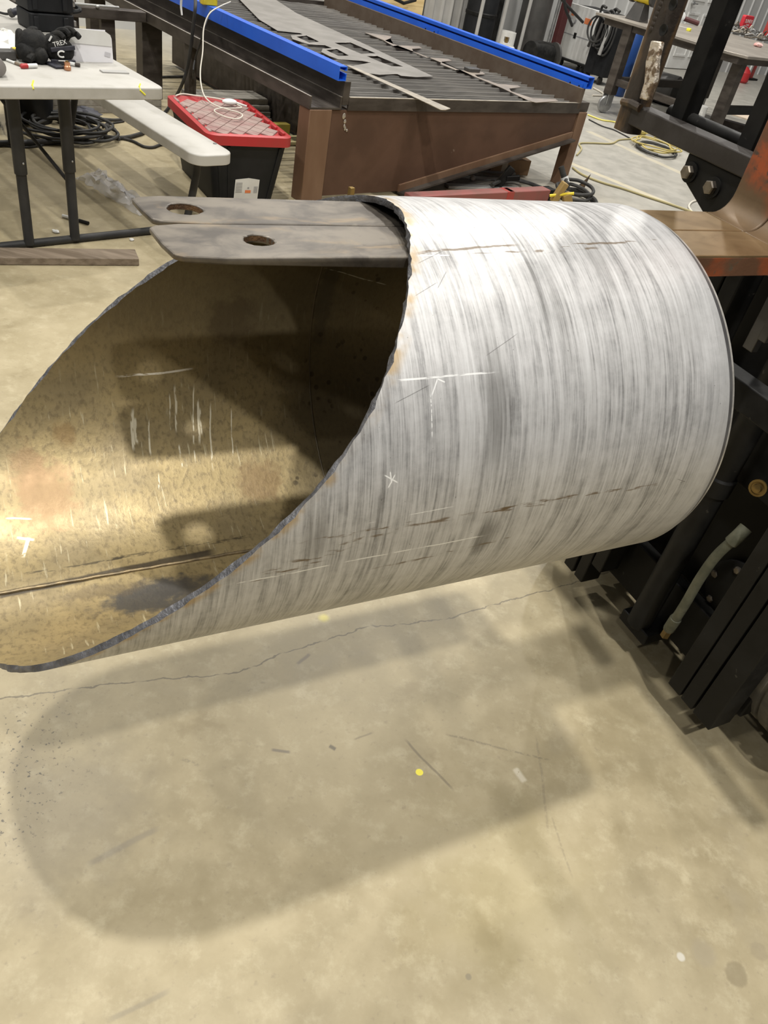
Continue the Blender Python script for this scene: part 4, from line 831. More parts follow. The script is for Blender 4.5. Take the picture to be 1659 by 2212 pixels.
# white carton lying on its side with a curved flap
p0 = on(153, 133); p1 = on(250, 139); bx = Thing('paper_carton', 'white folded paper carton with two grey tape patches standing on the picnic table', 'carton', PT, ((p0.x+p1.x)/2, p0.y, ZT))
hh = .125
bx.add('front_panel', MB().prism([(p0.x-.01, ZT+.001), (p1.x, ZT+.001), (p1.x-.004, ZT+hh*.8), (p1.x-.01, ZT+hh*.92), (p1.x-.035, ZT+hh+.004), (p0.x-.012, ZT+hh+.012)], 'y', p0.y-.001, p0.y), M['paper'])
bx.add('side_panel', MB().box(p1.x-.008, p1.x-.006, p0.y, p0.y+.05, ZT+.001, ZT+hh*.8), M['paper']); bx.add('back_panel', MB().box(p0.x, p1.x-.01, p0.y+.05, p0.y+.051, ZT+.001, ZT+hh), M['paper'])
bx.add('flap', MB().prism([(p0.x-.012, ZT+hh*.62), (p1.x-.006, ZT+hh*.55), (p1.x-.01, ZT+hh*.92), (p1.x-.035, ZT+hh+.004), (p0.x-.012, ZT+hh+.012)], 'y', p0.y-.0035, p0.y-.002), M['white'])
for q in (p0.x+.012, p1.x-.028): bx.add('tape_patch', MB().obox((q, p0.y-.0025, ZT+.035), .014, .0006, .009, 0, .2), mat('grey_tape', (.55, .54, .57), .5))
c = on(247, 155); single('steel_tab', 'small flat brown steel plate under the white carton', 'steel plate', MB().obox((c.x-.005, c.y-.012, ZT+.003), .062, .020, .003, -.05), M['lightgrey'], PT, bev=.001)
# markers, tape and consumables
def marker(px, py, dx, dy, label, capm, bodym, L=.125, r=.0075):
    c = on(px, py); mk = Thing('marker_pen', label, 'marker', PT, (c.x, c.y, ZT)); d = Vector((dx, dy, 0)).normalized(); q = Vector((c.x, c.y, ZT+r+.0005))
    mk.add('barrel', MB().cyl(q, q+d*L*.55, r, 14), bodym); mk.add('cap', MB().cyl(q-d*L*.30, q, r*1.15, 14), capm); mk.add('cap_end', MB().cyl(q-d*L*.36, q-d*L*.30, r*.75, 14, r1=r*1.1), capm); return mk
marker(59, 148, 1, .25, 'red-capped white marker pen lying on the picnic table', M['red'], M['white'], .085, .009)
marker(34, 140, -.3, 1, 'thin white pen with a brown tip beside the red marker', M['wood'], M['white'], .10, .0055)
c = on(48, 128); tr = Thing('tape_roll', 'roll of brown tape with a yellow core on the picnic table', 'tape roll', PT, (c.x, c.y+.03, ZT)); tr.add('tape', MB().lathe([(.020, .001), (.034, .001), (.034, .034), (.020, .034)], (c.x, c.y+.03, ZT), 28), mat('brown_tape', (.16, .13, .09), .5)); tr.add('core', MB().lathe([(.012, .002), (.0205, .002), (.026, .036), (.012, .036)], (c.x, c.y+.03, ZT), 24), M['yellow']); tr.add('spindle', MB().cyl((c.x-.006, c.y+.03, ZT+.03), (c.x-.006, c.y+.03, ZT+.066), .0045, 8), M['galv'])
c = on(146, 152); cn_ = Thing('torch_nozzle', 'short copper torch nozzle standing by the black gloves', 'nozzle', PT, (c.x, c.y, ZT)); cn_.add('shell', MB().lathe([(.013, .0005), (.0155, .004), (.0155, .016), (.012, .02), (.013, .024), (.013, .032), (.008, .033)], (c.x, c.y, ZT), 20), M['copper']); cn_.add('tip', MB().lathe([(.007, .033), (.006, .038), (.003, .0385)], (c.x, c.y, ZT), 14), M['brass'])
c = on(163, 144); el = Thing('torch_electrode', 'white ceramic torch electrode with a dark tip beside the copper nozzle', 'electrode', PT, (c.x, c.y, ZT)); el.add('barrel', MB().cyl((c.x-.03, c.y+.03, ZT+.0085), (c.x, c.y, ZT+.0085), .008, 12), M['white']); el.add('tip', MB().cyl((c.x, c.y, ZT+.0085), (c.x+.016, c.y-.012, ZT+.0085), .008, 12), M['darksteel'])
c = on(20, 132); single('grey_block', 'dark grey steel block at the table end behind the pens', 'steel block', MB().obox((c.x-.02, c.y+.03, ZT+.019), .055, .028, .018, .1), M['tankgrey'], PT, bev=.005)
c = on(-8, 165); gr = Thing('angle_grinder', 'grey rounded power tool body at the end of the picnic table', 'power tool', PT, (c.x, c.y, ZT)); gr.add('body', MB().lathe([(.015, 0), (.034, .008), (.036, .06), (.030, .10), (.034, .14), (.02, .15)], (c.x, c.y-.03, ZT+.037), 18, (.12, 1, 0)), mat('grey_tool', (.22, .2, .19), .5)); gr.add('switch', MB().blob((c.x+.034, c.y+.0, ZT+.035), .006, .012, .008, 10, 8), M['black'])
# crumpled white bag and dark torch lead
rb = random.Random(9); bgm = MB(); c = on(22, 100); N = 14; Kr = 9; b0 = 0
for i in range(Kr+1):
    for k in range(N*2):
        a = math.pi*k/N; rr_ = i/Kr; hgt = (1-rr_**2)*.05*(0.75+.5*rb.random())+.002
        bgm.v.append((c.x-.02+.14*rr_*math.cos(a)*(.9+.2*rb.random()), c.y+.05+.13*rr_*math.sin(a)*(.9+.2*rb.random()), ZT+hgt))
for i in range(Kr):
    for k in range(N*2): bgm.face([i*N*2+k, i*N*2+(k+1) % (N*2), (i+1)*N*2+(k+1) % (N*2), (i+1)*N*2+k])
single('plastic_bag', 'crumpled white plastic bag at the end of the picnic table', 'bag', bgm, mat('white_bag', (.78, .77, .73), .4, 0, (.66, .65, .6), 12), PT)
tl = crom([on(-15, 22, ZT+.012), on(12, 30, ZT+.014), on(28, 27, ZT+.03), on(42, 22, ZT+.038), on(55, 26, ZT+.030), on(72, 34, ZT+.014)], 5)
tch = Thing('plasma_torch', 'dark plasma torch with its lead lying behind the white bag', 'torch', PT, (tl[10].x, tl[10].y, ZT)); tch.add('lead', MB().tube(tl[:9], .006, 8), M['greytube']); tch.add('body', MB().tube(tl[8:], .017, 12, r1=.012), M['navy']); tch.add('collar', MB().tube(tl[8:11], .020, 12), M['tankgrey'])
# ------------------------------------------------------------------ things on the floor round the picnic table
bA, bB = at(-40, 577), at(293, 577)
board('weathered timber batten lying along the picnic table foot bar', (bA.x, bA.y+.09), (bB.x-.02, bB.y+.07), .115, .001, .036, M['wood'], name='timber_batten')
c = at(143, 472); c2 = at(190, 486); d = (c2-c).normalized()
mk = Thing('marker_pen', 'white marker pen with a black cap lying on the floor', 'marker', 0, (c.x, c.y, 0)); up_ = Vector((0, 0, .0095)); mk.add('barrel', MB().cyl(c+up_-d*.02, c+up_+d*.075, .0085, 12), M['white']); mk.add('cap', MB().cyl(c+up_+d*.075, c+up_+d*.13, .0092, 12), M['black'])
for k, (px, py, r) in enumerate(((122, 503, .012), (285, 520, .010), (117, 500, .008))):
    q = at(px, py); single('litter_scrap', ('crumpled white scrap near the legs on the floor', 'white scrap by the foot bar end on the floor', 'tiny white crumb near the legs on the floor')[k], 'scrap', MB().blob((q.x, q.y, r*.6), r*1.3, r, r*.6, 8, 6, .5, seed=k), M['white'])
# clear polythene bag
rb = random.Random(4); pb = MB(); nx, ny = 20, 12
Q = [at(165, 385), at(205, 372), at(330, 452), at(300, 468)]
for j in range(ny+1):
    for i in range(nx+1):
        a, b = i/nx, j/ny
        p = Q[0]*(1-a)*(1-b)+Q[1]*(1-a)*b+Q[2]*a*b+Q[3]*a*(1-b); e_ = min(a, 1-a, b, 1-b)*6; e_ = min(e_, 1)
        pb.v.append((p.x+.012*(rb.random()-.5), p.y+.03*(rb.random()-.5), .003+e_*(.018+.022*rb.random()+.030*abs(math.sin(a*11+b*3)*math.sin(b*5+a*4)))))
for j in range(ny):
    for i in range(nx): pb.face([j*(nx+1)+i, j*(nx+1)+i+1, (j+1)*(nx+1)+i+1, (j+1)*(nx+1)+i])
single('polythene_bag', 'crumpled clear polythene bag on the floor under the bench', 'bag', pb, M['bag'])
# coil of black leads and hoses under the table
cc = at(118, 290)
def coil(name, label, cat, cx_, cy_, rx, ry, turns, r, z0, dz, mt, seed, wob=.12, tail=None):
    rc = random.Random(seed); pts = []; n_ = 12
    for i in range(int(turns*n_)+1):
        a = 2*math.pi*i/n_; k = i/n_; sh = 1-.05*k+wob*(rc.random()-.5)
        pts.append(Vector((cx_+rx*sh*math.cos(a)+.03*math.sin(k*2.1), cy_+ry*sh*math.sin(a)+.03*math.cos(k*1.7), z0+dz*k+.004*rc.random())))
    if tail: pts += [Vector(p) for p in tail]
    return single(name, label, cat, MB().tube(crom(pts, 4), r, 8), mt)
coil('welding_lead', 'dark grey welding lead coiled in a heap under the picnic table', 'cable', cc.x, cc.y+.02, .29, .27, 4.2, .0085, .0095, .018, M['greytube'], 1)
coil('welding_lead', 'black rubber lead coiled beside the grey coil under the picnic table', 'cable', cc.x+.10, cc.y+.08, .27, .24, 3.4, .0095, .019, .0185, M['rubber'], 2)
def flead(label, pxs, r, mt, z=None, name='welding_lead', cat='cable', group=None, n=6):
    z = r+.001 if z is None else z
    return single(name, label, cat, MB().tube(crom([at(px, py, z) for px, py in pxs], n), r, 8), mt, group=group)
flead('black hose looping out from the coil towards the bench', [(125, 258), (165, 275), (205, 292), (240, 297), (270, 297), (300, 290), (312, 284), (330, 268)], .013, M['rubber'], name='air_hose', cat='hose')
flead('black hose branching low beside the bench leg', [(250, 296), (285, 304), (310, 316), (330, 318), (350, 312), (372, 318), (392, 322)], .009, M['rubber'], name='air_hose', cat='hose')
flead('black hose running level behind the picnic table legs', [(158, 222), (195, 228), (225, 233), (262, 240)], .010, M['rubber'], name='air_hose', cat='hose')
flead('black hose bowed just above the lower loop under the bench', [(155, 244), (190, 252), (230, 258), (262, 258), (290, 248)], .010, M['rubber'], name='air_hose', cat='hose')
flead('grey lead snaking beside the crumpled black rag', [(180, 270), (205, 262), (232, 262), (222, 275), (235, 268), (268, 262)], .006, M['greytube'])
flead('thin black lead trailing from the coil to the left', [(-20, 312), (10, 315), (60, 318), (95, 312), (110, 300)], .006, M['rubber'])
flead('black cable lying across the floor behind the tote', [(300, 168), (360, 166), (450, 164), (540, 160), (620, 152)], .010, M['rubber'])
q = at(168, 262); single('black_rag', 'crumpled black rag beside the coiled leads', 'rag', MB().blob((q.x, q.y+.05, .035), .14, .10, .045, 18, 10, .35, .4, 8), M['navy'])
q = at(60, 262); bk = Thing('bucket', 'black plastic bucket with a wire handle under the picnic table', 'bucket', 0, (q.x, q.y+.05, 0)); bk.add('body', MB().lathe([(.13, .001), (.135, .02), (.165, .33), (.175, .335), (.175, .35), (.155, .35), (.13, .03)], (q.x, q.y+.05, 0), 32), M['blackplastic'])
bk.add('handle', MB().tube(crom([(q.x-.17, q.y+.02, .32), (q.x-.11, q.y-.10, .29), (q.x, q.y-.145, .25), (q.x+.10, q.y-.10, .29), (q.x+.17, q.y+.02, .32)], 6), .004, 8), M['galv'])
q = at(-12, 285); single('dark_case', 'dark black equipment case at the far side under the picnic table', 'case', MB().obox((q.x-.22, q.y+.10, .20), .17, .14, .199, .6), M['blackplastic'], bev=.015)
# ------------------------------------------------------------------ behind the pipe: red beam, cable bundle, carton
rA, rB = at(880, 433, .06), at(1178, 418, .06)
bmT = Thing('red_beam', 'faded red square steel tube lying on the floor behind the pipe', 'steel tube', 0, (rA.x, rA.y, 0))
d = (rB-rA).normalized(); n_ = Vector((-d.y, d.x, 0))*.045
def sq(p): return [p-n_+Vector((0, 0, -.059)), p+n_+Vector((0, 0, -.059)), p+n_+Vector((0, 0, .04)), p-n_+Vector((0, 0, .04))]
bmT.add('tube', MB().loops(sq(rA), sq(rB)), M['dullred'], bev=.006); k0 = rA+d*(rB-rA).length*.66
bmT.add('paint_patch', MB().loops([p+(-n_/40 if i in (0, 3) else n_/40) for i, p in enumerate(sq(k0))], [p for p in sq(k0+d*.07)]), M['redpaint'], label='brighter red paint patch')
bmT.add('end_collar', MB().loops([p for p in sq(rB-d*.0)], [p for p in sq(rB+d*.06)]), M['black'], bev=.004)
q = at(1228, 425, .06)
coil('rubber_cable', 'thick black rubber cable coiled at the end of the red beam', 'cable', q.x+.06, q.y+.10, .15, .19, 3.6, .013, .014, .032, M['rubber'], 20, .10)
flead('thick black cable arching from the dark stand to the loops', [(1062, 400), (1085, 390), (1110, 388), (1140, 395), (1165, 404), (1180, 410)], .014, M['rubber'], z=.06, name='rubber_cable')
q = at(1205, 425, .12); ycl = Thing('beam_clamp', 'yellow ochre clamp gripping the black cable loops', 'clamp', 0, (q.x, q.y, .06)); ycl.add('jaw', MB().obox((q.x, q.y, .15), .022, .03, .075, .3, .35), M['ochre'], bev=.006); ycl.add('jaw', MB().obox((q.x+.07, q.y, .115), .03, .03, .045, .3, -.5), M['ochre'], bev=.006); ycl.add('screw', MB().cyl((q.x-.06, q.y-.02, .12), (q.x+.1, q.y-.02, .17), .010, 10), M['yellow'])
q = at(1217, 392, .10); wt = Thing('cable_plug', 'dark cable plug wrapped with a white band by the table leg', 'plug', 0, (q.x, q.y, 0)); wt.add('sleeve', MB().cyl((q.x-.05, q.y, .20), (q.x+.05, q.y-.03, .05), .022, 12), M['rubber']); wt.add('band', MB().cyl((q.x-.005, q.y-.012, .134), (q.x+.022, q.y-.021, .093), .029, 14), M['white'])
q = at(1255, 405); single('steel_shard', 'rusty pointed steel shard standing by the black cable loops', 'steel piece', MB().loops([(q.x-.03, q.y, .001), (q.x+.03, q.y+.01, .001), (q.x+.045, q.y+.01, .11), (q.x+.02, q.y, .07)], [(q.x-.03, q.y+.012, .001), (q.x+.03, q.y+.022, .001), (q.x+.045, q.y+.022, .11), (q.x+.02, q.y+.012, .07)]), M['rustpost'])
q = at(1072, 408); sT = Thing('pipe_stand', 'small black V-shaped stand behind the red beam', 'stand', 0, (q.x, q.y, 0)); sT.add('arm', MB().obox((q.x+.03, q.y, .08), .028, .02, .10, .2, .5), M['black'], bev=.005); sT.add('arm', MB().obox((q.x+.10, q.y, .10), .05, .018, .018, .2, -.2), M['black'], bev=.005); sT.add('foot', MB().box(q.x-.06, q.x+.05, q.y-.03, q.y+.03, .001, .02), M['black'])
q0_, q1_ = at(1062, 378), at(1128, 372)
cb = Thing('cardboard_box', 'brown cardboard carton with a tape strip under the table hopper', 'carton', 30, fr((q0_+q1_)/2, 30)); f0 = fr(q0_, 30); f1 = fr(q1_, 30)
cb.add('carton', MB().box(f0.x, f1.x, f0.y+.04, f0.y+.20, .001, .115), M['card'], bev=.003); cb.add('tape', MB().box(f0.x+.10, f0.x+.15, f0.y+.0385, f0.y+.0405, .001, .116), M['tan'])
for k in range(6):
    a, b = at(960+k*3, 418-k*9.5), at(1130-k*4, 424-k*9.5)
    if k < 5: board(('first', 'second', 'third', 'fourth', 'fifth')[k]+' grey slat behind the red beam, counted towards the hopper', (a.x, a.y+.16), (b.x-.02, b.y+.12), .07, .001, .022, M['greyboard'] if k % 2 else M['lightgrey'])
single('ball_knob', 'small pale round knob on the slats under the hopper', 'knob', (lambda q: MB().blob((q.x, q.y, .045), .022, .022, .022, 12, 8))(at(1018, 398)), M['lightgrey'])
q = fr(atp(757, 418, CT, L0-.5), CT); single('brass_bracket', 'small brass bracket standing between the pipe and the table panel', 'bracket', MB().box(q.x-.05, q.x+.03, q.y, q.y+.03, .001, .02).box(q.x+.0, q.x+.03, q.y, q.y+.03, .02, max(q.z+.03, .1)), M['brass'], CT, bev=.004)
# ------------------------------------------------------------------ far bay: workbench
BZ = .92; K = .68
wT = Thing('steel_workbench', 'heavy steel welding bench on caster legs with a worn plate top', 'workbench', CT, (9.2, 5.6, 0))
wT.add('bench_top', MB().prism([(8.42, 4.62), (10.6, 4.62), (10.6, 6.55), (8.32, 6.55), (8.32, 4.80)], 'z', BZ-.025, BZ), M['tabletop'], bev=.003)
wT.add('apron', MB().prism([(8.40, 4.70), (10.5, 4.70), (10.5, 4.74), (8.46, 4.74), (8.42, 4.84), (8.42, 6.45), (8.38, 6.45), (8.38, 4.82)], 'z', BZ-.09, BZ-.025), M['darksteel'], bev=.003)
for (s_, l_) in ((8.42, 6.10), (8.64, 4.80), (10.4, 6.10), (10.4, 4.92)):
    lg = wT.add('leg', MB().box(s_-.055, s_+.055, l_-.055, l_+.055, .20, BZ-.025), M['darksteel'], bev=.004)
    wT.add('caster_wheel', MB().lathe([(.02, 0), (.085, .004), (.092, .015), (.092, .032), (.085, .043), (.02, .047)], (s_-.035, l_-.02, .0925), 28, (0.3, 1, 0)), M['galv'], lg); wT.add('caster_fork', MB().box(s_-.05, s_+.05, l_-.035, l_-.026, .09, .20).box(s_-.05, s_+.05, l_+.042, l_+.05, .09, .20), M['galv'], lg)
wT.add('shelf_beam', MB().box(8.40, 8.47, 5.08, 6.05, .30, .37), M['darksteel'], bev=.003); wT.add('shelf_beam', MB().box(8.70, 10.4, 4.78, 4.85, .34, .42), M['black'], bev=.003); wT.add('shelf_beam', MB().box(8.55, 10.4, 6.06, 6.13, .30, .38), M['darksteel'], bev=.003)
def wb(px, py): return atf(px, py, BZ, CT)
# bench grinder pedestal with yellow motor
q = wb(1370, 44); bgT = Thing('bench_grinder', 'yellow bench grinder on a grey steel pedestal block', 'bench grinder', CT, (q.x+.05, q.y, BZ))
bgT.add('pedestal', MB().loops([(q.x-.05, q.y-.10, BZ), (q.x+.13, q.y-.10, BZ), (q.x+.13, q.y+.10, BZ), (q.x-.05, q.y+.10, BZ)], [(q.x+.0, q.y-.065, BZ+.17), (q.x+.10, q.y-.065, BZ+.17), (q.x+.10, q.y+.065, BZ+.17), (q.x, q.y+.065, BZ+.17)]), M['tankgrey'], bev=.005)
bgT.add('motor', MB().lathe([(.04, -.13), (.075, -.11), (.085, 0), (.075, .11), (.04, .13)], (q.x+.05, q.y, BZ+.245), 24, (0, 1, 0)), M['yellow']); bgT.add('wheel_guard', MB().lathe([(.03, -.17), (.09, -.165), (.09, -.13), (.03, -.125)], (q.x+.05, q.y, BZ+.245), 24, (0, 1, 0)), M['tankgrey']); bgT.add('wheel_guard', MB().lathe([(.03, .125), (.09, .13), (.09, .165), (.03, .17)], (q.x+.05, q.y, BZ+.245), 24, (0, 1, 0)), M['tankgrey'])
# tools on the bench
q = wb(1466, 48); ag = Thing('disc_grinder', 'grey angle grinder with a round disc standing on the welding bench', 'grinder', CT, (q.x, q.y, BZ)); ag.add('disc', MB().lathe([(.015, 0), (.058, .003), (.058, .010), (.015, .013)], (q.x, q.y, BZ+.06), 26, (-.8, -.5, .2)), M['galv']); ag.add('gearbox', MB().obox((q.x+.03, q.y+.02, BZ+.075), .03, .03, .06, .4), M['tankgrey'], bev=.01); ag.add('handle', MB().cyl((q.x+.05, q.y, BZ+.05), (q.x+.22, q.y-.14, BZ+.028), .027, 14), M['maroon'])
q = wb(1487, 67); single('yellow_block', 'small yellow tape measure on the welding bench', 'tape measure', MB().obox((q.x, q.y, BZ+.014), .028, .022, .014, .3), M['yellowmark'], CT, bev=.005)
q0, q1 = wb(1458, 55), wb(1488, 62); single('steel_ruler', 'white steel rule lying on the welding bench', 'ruler', MB().loops([(q0.x, q0.y, BZ+.0005), (q1.x, q1.y, BZ+.0005), (q1.x+.02, q1.y+.02, BZ+.0005), (q0.x+.02, q0.y+.02, BZ+.0005)], [(q0.x, q0.y, BZ+.004), (q1.x, q1.y, BZ+.004), (q1.x+.02, q1.y+.02, BZ+.004), (q0.x+.02, q0.y+.02, BZ+.004)]), M['white'], CT)
toolsm = (M['galv'], M['darksteel'], M['tankgrey'], M['bolt'], M['paleedge'])
spots = [(1572, 62, .9, .16, 0), (1582, 70, .75, .17, 3), (1592, 76, .6, .13, 2), (1600, 72, 1.1, .20, 4), (1612, 78, .8, .18, 1), (1620, 84, .7, .16, 3), (1630, 76, .9, .2, 0), (1640, 84, .5, .16, 4), (1648, 90, .8, .15, 1), (1605, 66, .5, .16, 3), (1578, 58, .3, .14, 2), (1650, 80, 1.2, .14, 3)]
words = ('silvery', 'dark', 'grey', 'brownish', 'pale')
for k, (px, py, an, ln, mi) in enumerate(spots):
    q = wb(px, py); z = BZ+.010+.002*(k % 3); d = Vector((math.cos(-an), math.sin(-an), 0)); h = Vector((q.x, q.y, z))
    ht = Thing('locking_clamp', 'steel hand clamp in the tangled row of clamps on the welding bench', 'clamp', CT, (q.x, q.y, BZ), 'clamps heaped on the welding bench')
    ht.add('handle', MB().tube([h-d*ln/2, h, h+d*ln/2+Vector((0, 0, .02))], .010, 8), toolsm[mi]); ht.add('lever', MB().tube([h-d*ln/2+Vector((0, 0, .015)), h+Vector((0, 0, .045)), h+d*ln*.4+Vector((0, 0, .025))], .007, 8), toolsm[(mi+2) % 5])
    ht.add('jaw', MB().tube(crom([h+d*ln*.5+Vector((0, 0, .02)), h+d*ln*.62+Vector((0, 0, .06)), h+d*ln*.8+Vector((0, 0, .05)), h+d*ln*.82+Vector((0, 0, .01))], 4), .009, 8), toolsm[(mi+1) % 5])
q = wb(1636, 101); single('pink_rag', 'pink crumpled rag on the welding bench', 'rag', MB().blob((q.x, q.y, BZ+.018), .06, .045, .022, 14, 8, .4, seed=2), M['pink'], CT)
q = wb(1610, 64); rc_ = Thing('red_case', 'red moulded tool case with white lettering standing on the welding bench', 'tool case', CT, (q.x, q.y+.03, BZ))
W_, Hh = .118, .165
rc_.add('shell', MB().prism(rrect(q.x-W_, q.x+W_, BZ+.0005, BZ+Hh, .022), 'y', q.y, q.y+.055), mat('red_case_shell', (.55, .03, .045), .45), bev=.006)
for (tx_, sz, dz, nm) in (('SUNEX', .060, .098, 'case_lettering'), ('TOOLS', .028, .055, 'case_lettering')):
    me = text_mesh(nm, tx_, sz, M['white']); o = rc_.addmesh(nm, me, None, 'white letters '+tx_); o.location = Vector((q.x+.005, q.y-.0012, BZ+dz))-rc_.org; o.rotation_euler = (math.radians(90), 0, 0)
q = wb(1655, 84); single('red_toolbox', 'tall plain red tool box at the end of the welding bench', 'tool box', MB().prism(rrect(q.x+.16, q.x+.40, BZ+.0005, BZ+.24, .02), 'y', q.y+.10, q.y+.17), M['redpaint'], CT, bev=.006)
# things below and behind the bench
def stand_at(px, py, z=0): return atf(px, py, z, CT)
q = stand_at(1512, 262); q = Vector((9.05, 5.42, 0)) if False else q
def propane(name, label, s_, l_, sc=1.0):
    T = Thing(name, label, 'gas cylinder', CT, (s_, l_, 0)); c = (s_, l_, 0)
    pr = [(r*sc, h*sc) for r, h in ((.10, .0), (.105, .02), (.13, .03), (.152, .06), (.155, .10), (.155, .20), (.15, .25), (.12, .295), (.06, .32), (.03, .325))]
    T.add('body', MB().lathe(pr, c, 32), M['white'])
    col = MB(); N = 30
    for k in range(N):
        a = 2*math.pi*k/N; a2 = 2*math.pi*(k+1)/N; lo_ = .285; hi_ = .45
        if k in (2, 3, 4, 5, 17, 18, 19, 20): 
            segs = ((lo_, .33), (.40, hi_))
        elif k in (10, 11): segs = ((lo_, .36),)
        else: segs = ((lo_, hi_),)
        for (z0, z1) in segs:
            P_ = lambda r, t, z: (s_+r*sc*math.cos(t), l_+r*sc*math.sin(t), z*sc)
            col.loops([P_(.105, a, z0), P_(.105, a2, z0), P_(.10, a2, z0), P_(.10, a, z0)], [P_(.105, a, z1), P_(.105, a2, z1), P_(.10, a2, z1), P_(.10, a, z1)])
    T.add('collar', col, M['white']); T.add('valve', MB().lathe([(.022*sc, .32*sc), (.026*sc, .35*sc), (.018*sc, .38*sc), (.034*sc, .39*sc), (.034*sc, .405*sc), (.01*sc, .41*sc)], c, 14), M['brass']); T.add('foot_ring', MB().lathe([(.10*sc, .0005), (.108*sc, .0005), (.108*sc, .03), (.10*sc, .03)], c, 24), M['white']); return T
q = stand_at(1098, 70, .44); propane('propane_cylinder', 'white propane cylinder behind the far blue rail', q.x, q.y)
q = stand_at(1511, 227, .40); propane('propane_cylinder', 'white propane cylinder beside the welding bench leg', q.x, q.y, .89)
q = stand_at(1528, 178, .02)
single('red_fuel_can', 'small red rounded can on the floor under the welding bench', 'can', (lambda q: MB().lathe([(.09, .001), (.11, .03), (.11, .16), (.07, .21), (.02, .25)], (q.x, q.y, 0), 18))(stand_at(1600, 178)), M['red'], CT)
c = stand_at(1615, 172); rj = Thing('red_stand', 'red steel post stand with a pale tube beside it under the bench', 'stand', CT, (c.x, c.y, 0)); rj.add('post', MB().box(c.x+.02, c.x+.15, c.y, c.y+.06, .001, .48), M['redpaint'], bev=.006); rj.add('pale_tube', MB().cyl((c.x-.06, c.y, .001), (c.x-.03, c.y, .42), .035, 12), M['lightgrey']); rj.add('bracket', MB().cyl((c.x-.13, c.y-.03, .05), (c.x-.10, c.y-.03, .30), .016, 10), M['white']); rj.add('foot', MB().box(c.x-.2, c.x+.25, c.y-.06, c.y+.14, .0005, .03), M['black'])
c = stand_at(1655, 185); single('dark_motor', 'dark electric motor on the floor behind the red post', 'motor', MB().lathe([(.06, 0), (.11, .02), (.12, .1), (.12, .28), (.09, .33)], (c.x-.05, c.y-.1, .121), 22, (.8, .5, 0)), M['tankgrey'], CT)
a, b = stand_at(1548, 238), stand_at(1640, 268); c2_ = stand_at(1640, 252)
single('pale_sheet', 'bright pale plywood offcut on the floor beside the bench leg', 'board', MB().loops([(a.x, a.y, .001), (b.x, b.y, .001), (b.x+.5, b.y+.35, .001), (a.x+.12, a.y+.1, .001)], [(a.x, a.y, .014), (b.x, b.y, .014), (b.x+.5, b.y+.35, .014), (a.x+.12, a.y+.1, .014)]), mat('pale_sheet_wood', (.72, .60, .47), .5), CT)
a, b = stand_at(1535, 268), stand_at(1650, 300)
single('dark_beam', 'dark steel beam on the floor in front of the pale plywood offcut', 'steel beam', MB().loops([(a.x, a.y, .001), (b.x, b.y, .001), (b.x+.12, b.y+.1, .001), (a.x+.12, a.y+.1, .001)], [(a.x, a.y, .08), (b.x, b.y, .08), (b.x+.12, b.y+.1, .08), (a.x+.12, a.y+.1, .08)]), M['darksteel'], CT, bev=.004)
c = stand_at(1535, 162); single('wood_block', 'small pale wooden block on the floor under the bench', 'wood block', MB().obox((c.x, c.y, .03), .08, .05, .029, .2), M['plywood'], CT, bev=.003)
# ------------------------------------------------------------------ far bay: machines along the back wall
def onp(px, py, l_): return fr(atp(px, py, CT, l_), CT)
def ons(px, py, s_): return fr(atp(px, py, CT, s_, 's'), CT)
SM = 10.3
a, b, t_ = ons(1266, 142, SM), ons(1203, 118, SM), ons(1290, 22, SM)
wz0 = max((a.z+b.z)/2, .1); wz1 = t_.z
wm_ = Thing('welding_machine', 'white cabinet welding machine with an orange badge and dark side', 'welding machine', CT, (SM+.2, (a.y+b.y)/2, 0))
y0_, y1_ = a.y, b.y
wm_.add('front_panel', MB().box(SM, SM+.04, y0_, y1_, wz0, wz1), M['white'], bev=.006)
wm_.add('cabinet', MB().box(SM+.04, SM+.55, y0_+.01, y1_-.01, wz0, wz1-.01), M['blackplastic'], bev=.006)
wm_.add('base', MB().box(SM-.02, SM+.60, y0_-.02, y1_+.02, .09, wz0), M['black'], bev=.006)
zz = wz0+(wz1-wz0)*.44; wm_.add('panel_seam', MB().box(SM-.003, SM, y0_+.01, y1_-.01, zz, zz+.012), M['greyprint'])
lg_ = ons(1268, 46, SM); wm_.add('badge', MB().box(SM-.004, SM, lg_.y-.09, lg_.y+.04, lg_.z-.035, lg_.z+.035), M['orangelogo'], label='orange badge bar')
lg_ = ons(1240, 42, SM); wm_.add('badge_ring', MB().tube([(SM-.003, lg_.y+.045*math.cos(math.radians(t2)), lg_.z+.05*math.sin(math.radians(t2))) for t2 in range(170, 400, 23)], .013, 8), M['greyprint'], label='grey curved badge mark'); wm_.add('badge', MB().box(SM-.004, SM, lg_.y+.02, lg_.y+.07, lg_.z+.04, lg_.z+.075), M['orangelogo'])
lg_ = ons(1242, 77, SM); wm_.add('socket', MB().box(SM-.006, SM, lg_.y-.022, lg_.y+.022, lg_.z-.035, lg_.z+.035), M['black'])
for (yy) in (y0_+.08, y1_-.08):
    for sx_ in (SM+.06, SM+.5): wm_.add('caster_wheel', MB().lathe([(.01, 0), (.045, .003), (.045, .03), (.01, .033)], (sx_, yy, .0455), 18, (0, 1, 0)), M['rubber'])
h = ons(1282, 88, SM); wm_.add('ground_clamp', MB().tube(crom([(SM-.03, h.y-.05, h.z+.12), (SM-.05, h.y, h.z+.02), (SM-.04, h.y+.03, h.z-.08)], 5), .02, 8), M['tankgrey'], label='dark clamp hanging on the panel')
